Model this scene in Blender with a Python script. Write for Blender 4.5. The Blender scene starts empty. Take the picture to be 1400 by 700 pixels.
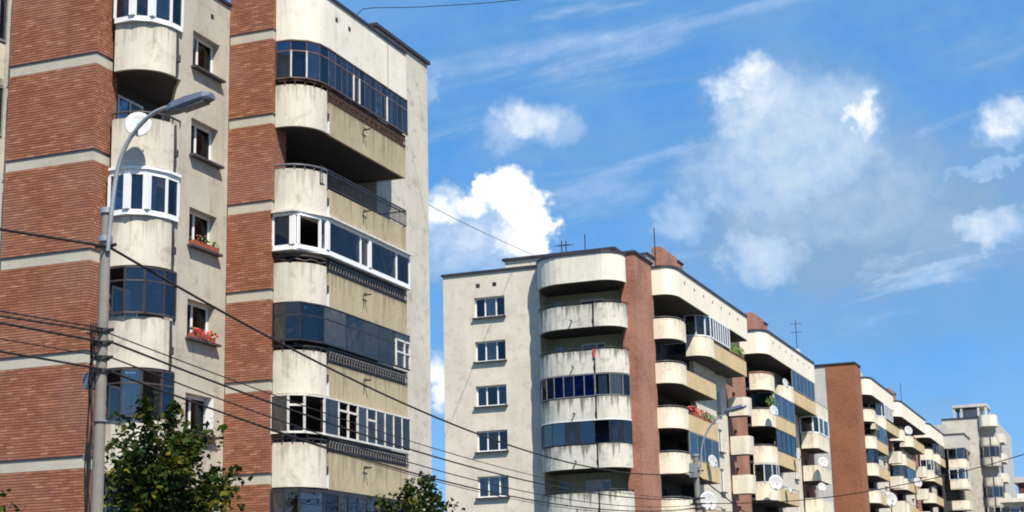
import bpy, bmesh, math, random
from mathutils import Vector, Matrix
S = bpy.context.scene
COL = S.collection
R = math.radians
random.seed(7)

# ------------------------------------------------------------------ camera
YAW, PITCH, ROLL = -.3705, .2244, -.0235
CAM = Vector((0, 0, 1.6))
fw = Vector((math.sin(YAW)*math.cos(PITCH), math.cos(YAW)*math.cos(PITCH), math.sin(PITCH)))
rt = Vector((math.cos(YAW), -math.sin(YAW), 0)); up = rt.cross(fw)
c_, s_ = math.cos(ROLL), math.sin(ROLL)
rt, up = c_*rt + s_*up, -s_*rt + c_*up
cam = bpy.data.objects.new('camera', bpy.data.cameras.new('camera'))
cam.data.sensor_width = 36; cam.data.lens = 36*2246.8/1400
cam.data.clip_start = .5; cam.data.clip_end = 6000
cam.matrix_world = Matrix(((rt.x, up.x, -fw.x, CAM.x), (rt.y, up.y, -fw.y, CAM.y), (rt.z, up.z, -fw.z, CAM.z), (0, 0, 0, 1)))
COL.objects.link(cam); S.camera = cam

# ------------------------------------------------------------------ light
SUN_EL, SUN_AZ = R(52), R(135)          # azimuth clockwise from +Y
sd = Vector((math.sin(SUN_AZ)*math.cos(SUN_EL), math.cos(SUN_AZ)*math.cos(SUN_EL), math.sin(SUN_EL)))
sun = bpy.data.objects.new('sun', bpy.data.lights.new('sun', 'SUN'))
sun.data.energy = 5.0; sun.data.angle = R(.5); sun.data.color = (1, .92, .775)
sun.rotation_euler = sd.to_track_quat('Z', 'Y').to_euler(); COL.objects.link(sun)
S.view_settings.view_transform = 'Standard'; S.view_settings.look = 'None'
S.view_settings.exposure = .69; S.view_settings.gamma = 1
try: S.view_settings.use_curve_mapping = False
except Exception: pass
S.cycles.filter_width = 1.9; S.cycles.max_bounces = 6; S.cycles.transparent_max_bounces = 12

# ------------------------------------------------------------------ sky with clouds (in directions of the place: azimuth, elevation)
W = bpy.data.worlds.new('World'); S.world = W; W.use_nodes = True
nt = W.node_tree; nt.nodes.clear()
def N(nt, t, **k):
    n = nt.nodes.new(t)
    for a, v in k.items(): setattr(n, a, v)
    return n
def setin(nt, sock, v):
    if hasattr(v, 'is_output') or isinstance(v, bpy.types.NodeSocket): nt.links.new(v, sock)
    elif v is not None: sock.default_value = v
def M_(nt, op, a, b=None, c=None, clamp=False):
    n = N(nt, 'ShaderNodeMath', operation=op, use_clamp=clamp)
    for i, v in enumerate((a, b, c)):
        if v is not None: setin(nt, n.inputs[i], v)
    return n.outputs[0]
def VM(nt, op, a, b=None):
    n = N(nt, 'ShaderNodeVectorMath', operation=op)
    setin(nt, n.inputs[0], a)
    if b is not None: setin(nt, n.inputs[1], b)
    return n.outputs[1] if op in ('LENGTH', 'DOT_PRODUCT') else n.outputs[0]
def MIX(nt, f, a, b, blend='MIX'):
    n = N(nt, 'ShaderNodeMix', data_type='RGBA', blend_type=blend)
    setin(nt, n.inputs[0], f); setin(nt, n.inputs[6], a); setin(nt, n.inputs[7], b)
    return n.outputs[2]
def NOISE(nt, vec, scale, detail=4, rough=.55, dist=0):
    n = N(nt, 'ShaderNodeTexNoise'); setin(nt, n.inputs['Vector'], vec)
    n.inputs['Scale'].default_value = scale; n.inputs['Detail'].default_value = detail
    n.inputs['Roughness'].default_value = rough; n.inputs['Distortion'].default_value = dist
    return n
def SMOOTH(nt, v, a, b):
    n = N(nt, 'ShaderNodeMapRange', interpolation_type='SMOOTHSTEP')
    setin(nt, n.inputs[0], v); n.inputs[1].default_value = a; n.inputs[2].default_value = b
    return n.outputs[0]
sky = N(nt, 'ShaderNodeTexSky', sky_type='NISHITA', sun_disc=False)
sky.sun_elevation = SUN_EL; sky.sun_rotation = SUN_AZ
sky.altitude = 600; sky.air_density = 1.0; sky.dust_density = .25; sky.ozone_density = 4.0
hsv = N(nt, 'ShaderNodeHueSaturation'); nt.links.new(sky.outputs[0], hsv.inputs['Color'])
hsv.inputs['Hue'].default_value = .5; hsv.inputs['Saturation'].default_value = 1.24; hsv.inputs['Value'].default_value = 1.12
skycol = MIX(nt, .65, hsv.outputs[0], (.55, 2.4, 5.75, 1))
geo = N(nt, 'ShaderNodeNewGeometry')
dirn = VM(nt, 'NORMALIZE', VM(nt, 'SCALE', geo.outputs['Incoming'])) if False else None
tc = N(nt, 'ShaderNodeTexCoord'); gen = tc.outputs['Generated']
sep = N(nt, 'ShaderNodeSeparateXYZ'); nt.links.new(gen, sep.inputs[0])
az = M_(nt, 'MULTIPLY', M_(nt, 'ARCTAN2', sep.outputs[0], sep.outputs[1]), 180/math.pi)
el = M_(nt, 'MULTIPLY', M_(nt, 'ARCSINE', sep.outputs[2]), 180/math.pi)
comb = N(nt, 'ShaderNodeCombineXYZ'); nt.links.new(az, comb.inputs[0]); nt.links.new(el, comb.inputs[1])
P0 = comb.outputs[0]
w1 = NOISE(nt, P0, .55, 4, .55)
w2 = NOISE(nt, P0, 1.9, 2, .5)
w4 = NOISE(nt, P0, 6.5, 3, .6)
warp = VM(nt, 'ADD', VM(nt, 'MULTIPLY', VM(nt, 'SUBTRACT', w4.outputs[1], (.5, .5, .5)), (.10, .09, 0)), VM(nt, 'ADD', VM(nt, 'MULTIPLY', VM(nt, 'SUBTRACT', w1.outputs[1], (.5, .5, .5)), (2.2, 1.8, 0)),
          VM(nt, 'MULTIPLY', VM(nt, 'SUBTRACT', w2.outputs[1], (.5, .5, .5)), (.95, .85, 0))))
PW = VM(nt, 'ADD', P0, warp)
n3 = NOISE(nt, P0, 1.1, 7, .6).outputs[0]
PUFFS = [(-21.18, 14.95, 0.95, 0.87, 1.0, .95), (-22.01, 15.42, 0.46, 0.41, 1, .95), (-20.46, 14.11, 0.66, 1.0, 1, .92), (-22.76, 14.85, 0.87, 0.46, .97, .9), (-23.9, 14.64, 0.8, 0.6, .95, .9), (-25.2, 14.3, 1.3, .7, .9, .8), (-22.3, 13.6, 1.9, 1.1, .7, .62), (-24.6, 13.2, 1.9, 1.0, .65, .5), (-21.6, 12.4, 1.5, .8, .6, .6), (-22.78, 13.7, 1.27, 0.82, 0.75, 0.75), (-21.21, 13.49, 0.89, 0.76, 0.9, 0.9), (-20.56, 13.45, 0.71, 0.61, 1, 1), (-20.45, 17.55, 1.15, 0.66, 0.75, 0.95), (-21.39, 17.06, 1.02, 0.61, 0.55, 0.85), (-19.39, 17.14, 0.92, 0.56, 0.55, 0.85), (-20.61, 16.54, 1.78, 0.56, 0.3, 0.6), (-17.44, 16.18, 2.04, 1.02, 0.22, 0.55), (-12.3, 18.67, 0.75, 0.7, 0.85, 0.85), (-13.13, 18.1, 0.65, 0.5, 0.8, 0.85), (-12.36, 17.8, 1.27, 0.92, 0.7, 0.8), (-11.54, 18.37, 0.76, 1.02, 0.5, 0.6), (-8.65, 17.1, .42, .62, .96, .95), (-8.4, 16.8, .36, .4, .8, .9), (-13.0, 17.0, .9, .8, .75, .68), (-12.6, 15.7, 1.2, 1.0, .8, .52), (-10.2, 17.6, 1.1, .8, .7, .55), (-10.9, 16.6, 2.6, 2.1, 0.9, 0.5), (-9.98, 14.62, 4.0, 2.04, 0.85, 0.3), (-8.83, 13.2, 5.0, 2.0, 0.95, 0.16), (-12.25, 15.28, 2.6, 1.53, 0.75, 0.45), (-15.18, 13.92, 0.82, 0.66, 0.6, 0.8), (-12.42, 12.38, 1.27, 0.87, 0.55, 0.85), (-3.71, 16.29, 0.87, 0.66, 0.75, 0.95), (-4.34, 14.93, 1.27, 0.23, 0.5, 0.9), (-4.53, 12.81, 0.87, 0.66, 0.65, 0.9), (-5.41, 12.52, 2.29, 1.27, 0.45, 0.45), (-5.81, 13.54, 2.8, 1.78, 0.4, 0.3), (-23.9, 8.33, 0.36, 0.82, 0.9, 1), (-23.97, 18.79, 0.26, 0.56, 0.5, 0.9), (-6.6, 6.94, 0.76, 0.36, 0.25, 0.7), (-8.52, 10.52, 7.65, 1.27, 0.35, 0.3), (-3.5, 13.6, 3, 2.2, 0.6, 0.25)]
alpha = None; brt = None
for (a0, e0, ra, re, al, br) in PUFFS:
    big = ra > 1.6; K_ = 1.25 if al >= 1 else 1.55
    d = VM(nt, 'LENGTH', VM(nt, 'DIVIDE', VM(nt, 'SUBTRACT', PW, (a0, e0, 0)), (ra*K_, re*K_, 1)))
    v = SMOOTH(nt, d, 1.12 if big else (1.1 if al >= 1 else 1.3), .45 if big else (.6 if al >= 1 else .25))
    v = M_(nt, 'MULTIPLY', v, al)
    vb = M_(nt, 'MULTIPLY', v, br)
    alpha = v if alpha is None else M_(nt, 'MAXIMUM', alpha, v)
    brt = vb if brt is None else M_(nt, 'MAXIMUM', brt, vb)
# high thin cirrus and scattered cumulus over the whole sky
cir = N(nt, 'ShaderNodeVectorMath', operation='MULTIPLY'); 
rot = N(nt, 'ShaderNodeVectorRotate', rotation_type='Z_AXIS'); nt.links.new(P0, rot.inputs['Vector']); rot.inputs['Angle'].default_value = -.16
nt.links.new(rot.outputs[0], cir.inputs[0]); cir.inputs[1].default_value = (.10, .55, 0)
cn = NOISE(nt, cir.outputs[0], 1.0, 6, .6, .4).outputs[0]
cirrus = M_(nt, 'MULTIPLY', SMOOTH(nt, cn, .42, .75), .5)
alpha = M_(nt, 'MAXIMUM', alpha, M_(nt, 'MULTIPLY', cirrus, SMOOTH(nt, el, 6, 16)))
bu_ = M_(nt, 'SUBTRACT', el, M_(nt, 'MULTIPLY_ADD', az, .150, 23.0))
band = M_(nt, 'MULTIPLY', SMOOTH(nt, M_(nt, 'ABSOLUTE', bu_), .85, .05), M_(nt, 'MULTIPLY', SMOOTH(nt, cn, .25, .7), .52))
band2 = M_(nt, 'MULTIPLY', SMOOTH(nt, M_(nt, 'ABSOLUTE', M_(nt, 'ADD', bu_, 1.5)), .5, .0), M_(nt, 'MULTIPLY', SMOOTH(nt, cn, .3, .7), .28))
band = M_(nt, 'MAXIMUM', band, band2)
alpha = M_(nt, 'MAXIMUM', alpha, band); cirrus = M_(nt, 'MAXIMUM', cirrus, M_(nt, 'MULTIPLY', band, 1.2))
outside = M_(nt, 'MAXIMUM', SMOOTH(nt, M_(nt, 'ABSOLUTE', M_(nt, 'ADD', az, 13)), 17, 24), SMOOTH(nt, el, 23, 30))
cum = M_(nt, 'MULTIPLY', SMOOTH(nt, NOISE(nt, gen, 3.2, 7, .58).outputs[0], .52, .66), outside)
alpha = M_(nt, 'MAXIMUM', alpha, M_(nt, 'MULTIPLY', cum, .8))
brt = M_(nt, 'MAXIMUM', brt, M_(nt, 'MULTIPLY', cum, .7))
brt = M_(nt, 'MAXIMUM', brt, M_(nt, 'MULTIPLY', cirrus, .9))
brt = M_(nt, 'MULTIPLY', brt, M_(nt, 'ADD', M_(nt, 'MULTIPLY', n3, .8), .55), clamp=True)
alpha = M_(nt, 'MULTIPLY', alpha, M_(nt, 'ADD', M_(nt, 'MULTIPLY', n3, .9), .62), clamp=True)
CLOUD_LO, CLOUD_HI = (3.3, 4.5, 6.1, 1), (7.5, 7.75, 8.0, 1)
ccol = MIX(nt, SMOOTH(nt, brt, .30, .95), MIX(nt, SMOOTH(nt, brt, .12, .38), (1.8, 3.0, 4.55, 1), CLOUD_LO), CLOUD_HI)
veil = M_(nt, 'MULTIPLY', SMOOTH(nt, NOISE(nt, P0, .16, 5, .6, .3).outputs[0], .3, .75), .22)   # thin high haze
skycol = MIX(nt, M_(nt, 'ADD', veil, .02), skycol, (3.2, 4.4, 6.0, 1))
bg = N(nt, 'ShaderNodeBackground'); nt.links.new(MIX(nt, alpha, skycol, ccol), bg.inputs[0]); bg.inputs[1].default_value = .088
wo = N(nt, 'ShaderNodeOutputWorld'); nt.links.new(bg.outputs[0], wo.inputs[0])

# ------------------------------------------------------------------ materials
def base_mat(name):
    m = bpy.data.materials.new(name); m.use_nodes = True; t = m.node_tree; t.nodes.clear()
    b = N(t, 'ShaderNodeBsdfPrincipled'); o = N(t, 'ShaderNodeOutputMaterial'); t.links.new(b.outputs[0], o.inputs[0])
    return m, t, b
def POS(t): return N(t, 'ShaderNodeNewGeometry').outputs['Position']
def plain(name, col, rough=.6, metal=0, var=.12, scale=3):
    m, t, b = base_mat(name)
    n = NOISE(t, POS(t), scale, 4)
    c = MIX(t, SMOOTH(t, n.outputs[0], .3, .7), [x*(1-var) for x in col]+[1], [min(1, x*(1+var)) for x in col]+[1])
    t.links.new(c, b.inputs['Base Color']); b.inputs['Roughness'].default_value = rough; b.inputs['Metallic'].default_value = metal
    return m
def stucco(name, col, dirt, mott=.5, streak=.5, blot=.3, bump=.25, grain=.12, drip=None, sfreq=3.4, seam=None):
    """painted render or concrete: broad mottling, vertical run-off streaks, blotches, pores"""
    m, t, b = base_mat(name); p = POS(t)
    n1 = NOISE(t, p, .55, 6, .6, .3).outputs[0]
    ps = VM(t, 'MULTIPLY', p, (sfreq, sfreq, .28)); n2 = NOISE(t, ps, 1.3, 5, .62, .2).outputs[0]
    n4 = NOISE(t, p, 1.9, 6, .68, .5).outputs[0]
    n5 = NOISE(t, p, 26, 3, .7).outputs[0]
    c = MIX(t, M_(t, 'MULTIPLY', SMOOTH(t, n1, .35, .7), mott), list(col)+[1], [x*.72 for x in col]+[1])
    c = MIX(t, M_(t, 'MULTIPLY', SMOOTH(t, n2, .5, .78), streak), c, list(dirt)+[1])
    c = MIX(t, M_(t, 'MULTIPLY', SMOOTH(t, n4, .50, .72), blot), c, [x*.9 for x in dirt]+[1])
    if drip:     # grime run-off hanging from the coping of each panel, storey 2.75 m
        z0, ph, st = drip; sz = N(t, 'ShaderNodeSeparateXYZ'); t.links.new(p, sz.inputs[0])
        h = M_(t, 'SUBTRACT', ph, M_(t, 'FLOORED_MODULO', M_(t, 'SUBTRACT', sz.outputs[2], z0), 2.75))
        nd = NOISE(t, VM(t, 'MULTIPLY', p, (2.6, 2.6, .05)), 1.6, 5, .7).outputs[0]
        reach = M_(t, 'MULTIPLY', SMOOTH(t, nd, .42, .74), 1.25)
        mk = SMOOTH(t, M_(t, 'SUBTRACT', h, reach), .12, -.30)
        c = MIX(t, M_(t, 'MULTIPLY', mk, st), c, [x*.75 for x in dirt]+[1])
    c = MIX(t, M_(t, 'MULTIPLY', SMOOTH(t, n5, .42, .72), grain), c, [x*.55 for x in col]+[1])
    if seam:     # cast joint and repair smear at each floor
        sz = N(t, 'ShaderNodeSeparateXYZ'); t.links.new(p, sz.inputs[0])
        fz = M_(t, 'FLOORED_MODULO', M_(t, 'ADD', M_(t, 'SUBTRACT', sz.outputs[2], seam[0]), M_(t, 'MULTIPLY', n4, .12)), 2.75)
        lf = M_(t, 'SUBTRACT', 1, SMOOTH(t, M_(t, 'ABSOLUTE', M_(t, 'SUBTRACT', fz, 1.2)), .0, .09))
        c = MIX(t, M_(t, 'MULTIPLY', M_(t, 'MULTIPLY', lf, SMOOTH(t, n1, .38, .6)), seam[1]), c, list(dirt)+[1])
    t.links.new(c, b.inputs['Base Color']); b.inputs['Roughness'].default_value = .9
    bu = N(t, 'ShaderNodeBump'); bu.inputs['Strength'].default_value = bump; bu.inputs['Distance'].default_value = .02
    t.links.new(n5, bu.inputs['Height']); t.links.new(bu.outputs[0], b.inputs['Normal'])
    return m
def brick_piece_mat():
    m, t, b = base_mat('fired_brick')
    g = N(t, 'ShaderNodeNewGeometry'); oi = N(t, 'ShaderNodeObjectInfo')
    r = M_(t, 'FRACT', M_(t, 'ADD', g.outputs['Random Per Island'], oi.outputs['Random']))
    cr = N(t, 'ShaderNodeValToRGB'); t.links.new(r, cr.inputs[0]); e = cr.color_ramp
    cols = [(0, (.20, .068, .038)), (.3, (.235, .084, .045)), (.6, (.262, .097, .051)), (.9, (.295, .118, .064)), (1, (.35, .17, .105))]
    e.elements[0].color = (*cols[0][1], 1); e.elements[1].color = (*cols[-1][1], 1)
    for p_, c in cols[1:-1]: e.elements.new(p_).color = (*c, 1)
    n = NOISE(t, g.outputs['Position'], .5, 4).outputs[0]
    c = MIX(t, M_(t, 'MULTIPLY', SMOOTH(t, n, .42, .72), .5), cr.outputs[0], (.27, .14, .115, 1))
    n2 = NOISE(t, g.outputs['Position'], 30, 3).outputs[0]
    c = MIX(t, M_(t, 'MULTIPLY', SMOOTH(t, n2, .5, .8), .3), c, (.12, .04, .025, 1))
    n3 = NOISE(t, VM(t, 'MULTIPLY', g.outputs['Position'], (2.2, 2.2, .22)), 1.2, 5, .65).outputs[0]
    c = MIX(t, M_(t, 'MULTIPLY', SMOOTH(t, n3, .52, .78), .4), c, (.11, .05, .035, 1))
    t.links.new(c, b.inputs['Base Color']); b.inputs['Roughness'].default_value = .85
    return m
def brick_wall_mat(name, c1, c2, mortar):
    m, t, b = base_mat(name); p = POS(t)
    s = N(t, 'ShaderNodeSeparateXYZ'); t.links.new(p, s.inputs[0])
    cb = N(t, 'ShaderNodeCombineXYZ'); t.links.new(M_(t, 'ADD', s.outputs[0], s.outputs[1]), cb.inputs[0]); t.links.new(s.outputs[2], cb.inputs[1])
    br = N(t, 'ShaderNodeTexBrick'); t.links.new(cb.outputs[0], br.inputs['Vector'])
    br.inputs['Scale'].default_value = 1; br.inputs['Brick Width'].default_value = .25; br.inputs['Row Height'].default_value = .0755
    br.inputs['Mortar Size'].default_value = .009; br.inputs['Mortar Smooth'].default_value = .3; br.inputs['Bias'].default_value = 0
    br.inputs['Color1'].default_value = (*c1, 1); br.inputs['Color2'].default_value = (*c2, 1); br.inputs['Mortar'].default_value = (*mortar, 1)
    n = NOISE(t, p, .4, 6, .65).outputs[0]
    c = MIX(t, M_(t, 'MULTIPLY', SMOOTH(t, n, .4, .7), .6), br.outputs[0], [x*.62 for x in c1]+[1])
    n2 = NOISE(t, p, 7, 4, .75).outputs[0]
    c = MIX(t, M_(t, 'MULTIPLY', SMOOTH(t, n2, .5, .66), .5), c, [min(1, x*1.5+.03) for x in c2]+[1])
    t.links.new(c, b.inputs['Base Color']); b.inputs['Roughness'].default_value = .9
    bu = N(t, 'ShaderNodeBump'); bu.inputs['Strength'].default_value = .6; bu.inputs['Distance'].default_value = .01; bu.invert = True
    t.links.new(br.outputs[1], bu.inputs['Height']); t.links.new(bu.outputs[0], b.inputs['Normal'])
    return m
def glass_mat(name, tint, refl=.12, wav=.004):
    m = bpy.data.materials.new(name); m.use_nodes = True; t = m.node_tree; t.nodes.clear()
    o = N(t, 'ShaderNodeOutputMaterial'); tr = N(t, 'ShaderNodeBsdfTransparent'); gl = N(t, 'ShaderNodeBsdfGlossy')
    tr.inputs[0].default_value = (*tint, 1); gl.inputs[0].default_value = (.74, .75, .77, 1); gl.inputs['Roughness'].default_value = .03
    lw = N(t, 'ShaderNodeFresnel'); lw.inputs[0].default_value = 1.4
    oi = N(t, 'ShaderNodeObjectInfo'); rnd = oi.outputs['Random']
    f = M_(t, 'ADD', lw.outputs[0], M_(t, 'MULTIPLY', M_(t, 'ADD', .35, M_(t, 'MULTIPLY', rnd, 1.3)), refl), clamp=True)
    n = NOISE(t, POS(t), 1.4, 2).outputs[0]
    bu = N(t, 'ShaderNodeBump'); bu.inputs['Strength'].default_value = .3; bu.inputs['Distance'].default_value = wav*10; t.links.new(n, bu.inputs['Height'])
    wn = N(t, 'ShaderNodeTexWhiteNoise', noise_dimensions='1D'); t.links.new(rnd, wn.inputs['W'])
    tilt = VM(t, 'MULTIPLY', VM(t, 'SUBTRACT', wn.outputs['Color'], (.5, .5, .5)), (.10, .10, .10))
    t.links.new(VM(t, 'NORMALIZE', VM(t, 'ADD', bu.outputs[0], tilt)), gl.inputs['Normal'])
    mx = N(t, 'ShaderNodeMixShader'); t.links.new(f, mx.inputs[0]); t.links.new(tr.outputs[0], mx.inputs[1]); t.links.new(gl.outputs[0], mx.inputs[2])
    t.links.new(mx.outputs[0], o.inputs[0])
    return m
def leaf_mat(name, c0, c1, c2):
    m = bpy.data.materials.new(name); m.use_nodes = True; t = m.node_tree; t.nodes.clear()
    o = N(t, 'ShaderNodeOutputMaterial'); d = N(t, 'ShaderNodeBsdfPrincipled'); tl = N(t, 'ShaderNodeBsdfTranslucent')
    g = N(t, 'ShaderNodeNewGeometry'); cr = N(t, 'ShaderNodeValToRGB'); t.links.new(g.outputs['Random Per Island'], cr.inputs[0])
    cr.color_ramp.elements[0].color = (*c0, 1); cr.color_ramp.elements[1].color = (*c2, 1); cr.color_ramp.elements.new(.62).color = (*c1, 1)
    n = NOISE(t, g.outputs['Position'], .9, 3).outputs[0]
    c = MIX(t, SMOOTH(t, n, .42, .66), cr.outputs[0], [x*.55 for x in c0]+[1])
    t.links.new(c, d.inputs['Base Color']); t.links.new(c, tl.inputs[0]); d.inputs['Roughness'].default_value = .75; d.inputs['Specular IOR Level'].default_value = .15
    mx = N(t, 'ShaderNodeMixShader'); mx.inputs[0].default_value = .32
    t.links.new(d.outputs[0], mx.inputs[1]); t.links.new(tl.outputs[0], mx.inputs[2]); t.links.new(mx.outputs[0], o.inputs[0])
    return m

M = dict(
 wall=stucco('grey_render', (.455, .42, .355), (.25, .22, .18), .7, .5, .65, grain=.3, seam=(5.6, .25)),
 wall_end=stucco('pebble_render', (.56, .525, .46), (.27, .24, .205), .6, .35, .8, .5, .7),
 white=stucco('white_concrete', (.545, .515, .445), (.28, .25, .205), .6, .5, .65, grain=.25, drip=(5.85, 1.35, .5)),
 attic=stucco('clean_white_concrete', (.665, .63, .55), (.36, .34, .29), .35, .4, .4, grain=.15),
 beige=stucco('ochre_concrete', (.40, .335, .225), (.22, .175, .11), .6, .85, .6, sfreq=6.5, grain=.3, drip=(5.84, 1.15, .5)),
 band=stucco('band_concrete', (.42, .395, .34), (.27, .25, .22), .5, .4, .3),
 wall_b=stucco('cream_render', (.60, .555, .475), (.38, .34, .28), .5, .35, .5, grain=.25, seam=(18.75, .22)),
 white_b=stucco('stained_white_concrete', (.565, .55, .49), (.17, .16, .14), .6, .5, .65, grain=.25, drip=(18.9, 1.36, .9)),
 cream=stucco('cream_concrete', (.71, .645, .53), (.38, .33, .25), .5, .5, .5, grain=.2, drip=(18.9, 1.27, .45)),
 attic_cream=stucco('pale_cream_concrete', (.76, .70, .59), (.46, .42, .34), .3, .3, .3, grain=.12),
 tan=stucco('tan_concrete', (.56, .43, .245), (.32, .24, .13), .5, .6, .5, grain=.2),
 grey=stucco('grey_concrete', (.46, .45, .43), (.29, .28, .27), .5, .3, .3),
 shade_soffit=stucco('soffit_painted_shade', (.055, .052, .054), (.03, .028, .027), .5, .3, .5),  # shade under slabs put into the colour, near-black concrete
 loggia=stucco('loggia_painted_shade', (.045, .044, .046), (.03, .028, .027), .5, .3, .3),  # recess shade painted into the wall colour, almost black
 loggia_b=stucco('green_loggia_paint', (.42, .41, .28), (.25, .24, .17), .5, .3, .3),
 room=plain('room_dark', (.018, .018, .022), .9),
 mortar=plain('mortar', (.50, .34, .27), .95, 0, .2, 6),
 brick=brick_piece_mat(),
 brick_a=brick_wall_mat('dark_red_brickwork', (.185, .064, .040), (.31, .115, .072), (.46, .32, .26)),
 brick_t=brick_wall_mat('rust_brickwork', (.225, .078, .034), (.27, .10, .046), (.24, .11, .065)),
 flash=plain('dark_flashing', (.030, .024, .034), .5, 0, .3),
 iron=plain('painted_iron', (.020, .019, .024), .5, 0, .3),
 rust=plain('rusty_brown_board', (.075, .035, .022), .7, 0, .4, 6),
 scroll=plain('worn_iron_paint', (.20, .185, .17), .6, 0, .3, 8),
 rail=plain('grey_iron', (.10, .10, .12), .5, 0, .2),
 pvc=plain('white_plastic', (.68, .69, .71), .35, 0, .03),
 whitewood=plain('weathered_white_paint', (.55, .54, .52), .6, 0, .15, 5),
 dframe=plain('dark_brown_frame', (.045, .035, .035), .5, 0, .3),
 brownframe=plain('red_brown_frame', (.10, .06, .05), .5, 0, .3),
 greyframe=plain('grey_steel_frame', (.16, .17, .19), .5, 0, .2),
 sill=plain('dark_sill', (.05, .045, .05), .6, 0, .2),
 curtain=plain('net_curtain', (.55, .55, .52), .9, 0, .15, 4),
 blind=plain('grey_blue_blind', (.22, .25, .31), .8, 0, .1, 2),
 bluecloth=plain('blue_curtain', (.016, .13, .62), .8, 0, .5, 3),
 glass=glass_mat('window_glass', (.80, .83, .86), .04),
 glassdull=glass_mat('dull_glass', (.62, .65, .68), -.03),
 glassblue=glass_mat('blue_reflecting_glass', (.55, .64, .76), .085),
 pole=stucco('pole_concrete', (.20, .19, .175), (.10, .097, .093), .6, .6, .5, grain=.3),
 steel=plain('galvanised_steel', (.28, .30, .325), .4, .35, .1),
 lamp=plain('lamp_housing', (.10, .12, .17), .45, .2, .1),
 lens=plain('lamp_lens', (.12, .13, .14), .2),
 cable=plain('black_cable', (.010, .009, .011), .95),
 dish=plain('dish_enamel', (.40, .408, .42), .4, 0, .10, 2.5),
 mark=plain('blue_print', (.15, .42, .62), .5),
 red=plain('red_petals', (.60, .02, .03), .6, 0, .4, 9),
 pink=plain('coral_petals', (.45, .05, .035), .6, 0, .4, 9),
 pot=plain('clay_pot', (.25, .06, .035), .8),
 plant=plain('pot_plant_leaf', (.07, .13, .02), .6, 0, .5, 9),
 bark=plain('bark', (.09, .065, .045), .9, 0, .3, 8),
 leaf=leaf_mat('maple_leaf', (.016, .042, .008), (.040, .070, .010), (.20, .16, .020)),
 leaf2=leaf_mat('dark_leaf', (.013, .032, .008), (.032, .055, .012), (.12, .11, .02)),
 asphalt=plain('asphalt', (.045, .045, .047), .9, 0, .2, 2),
 paving=plain('paving', (.13, .125, .12), .9, 0, .2, 2),
 kerb=plain('kerb_stone', (.32, .31, .29), .9),
 paint=plain('road_paint', (.75, .75, .72), .7),
 ground=plain('ground_earth', (.06, .065, .035), .95, 0, .3, .3),
 roofing=plain('roof_felt', (.07, .07, .075), .9),
 maroon=plain('maroon_render', (.10, .03, .03), .8),
)

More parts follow.
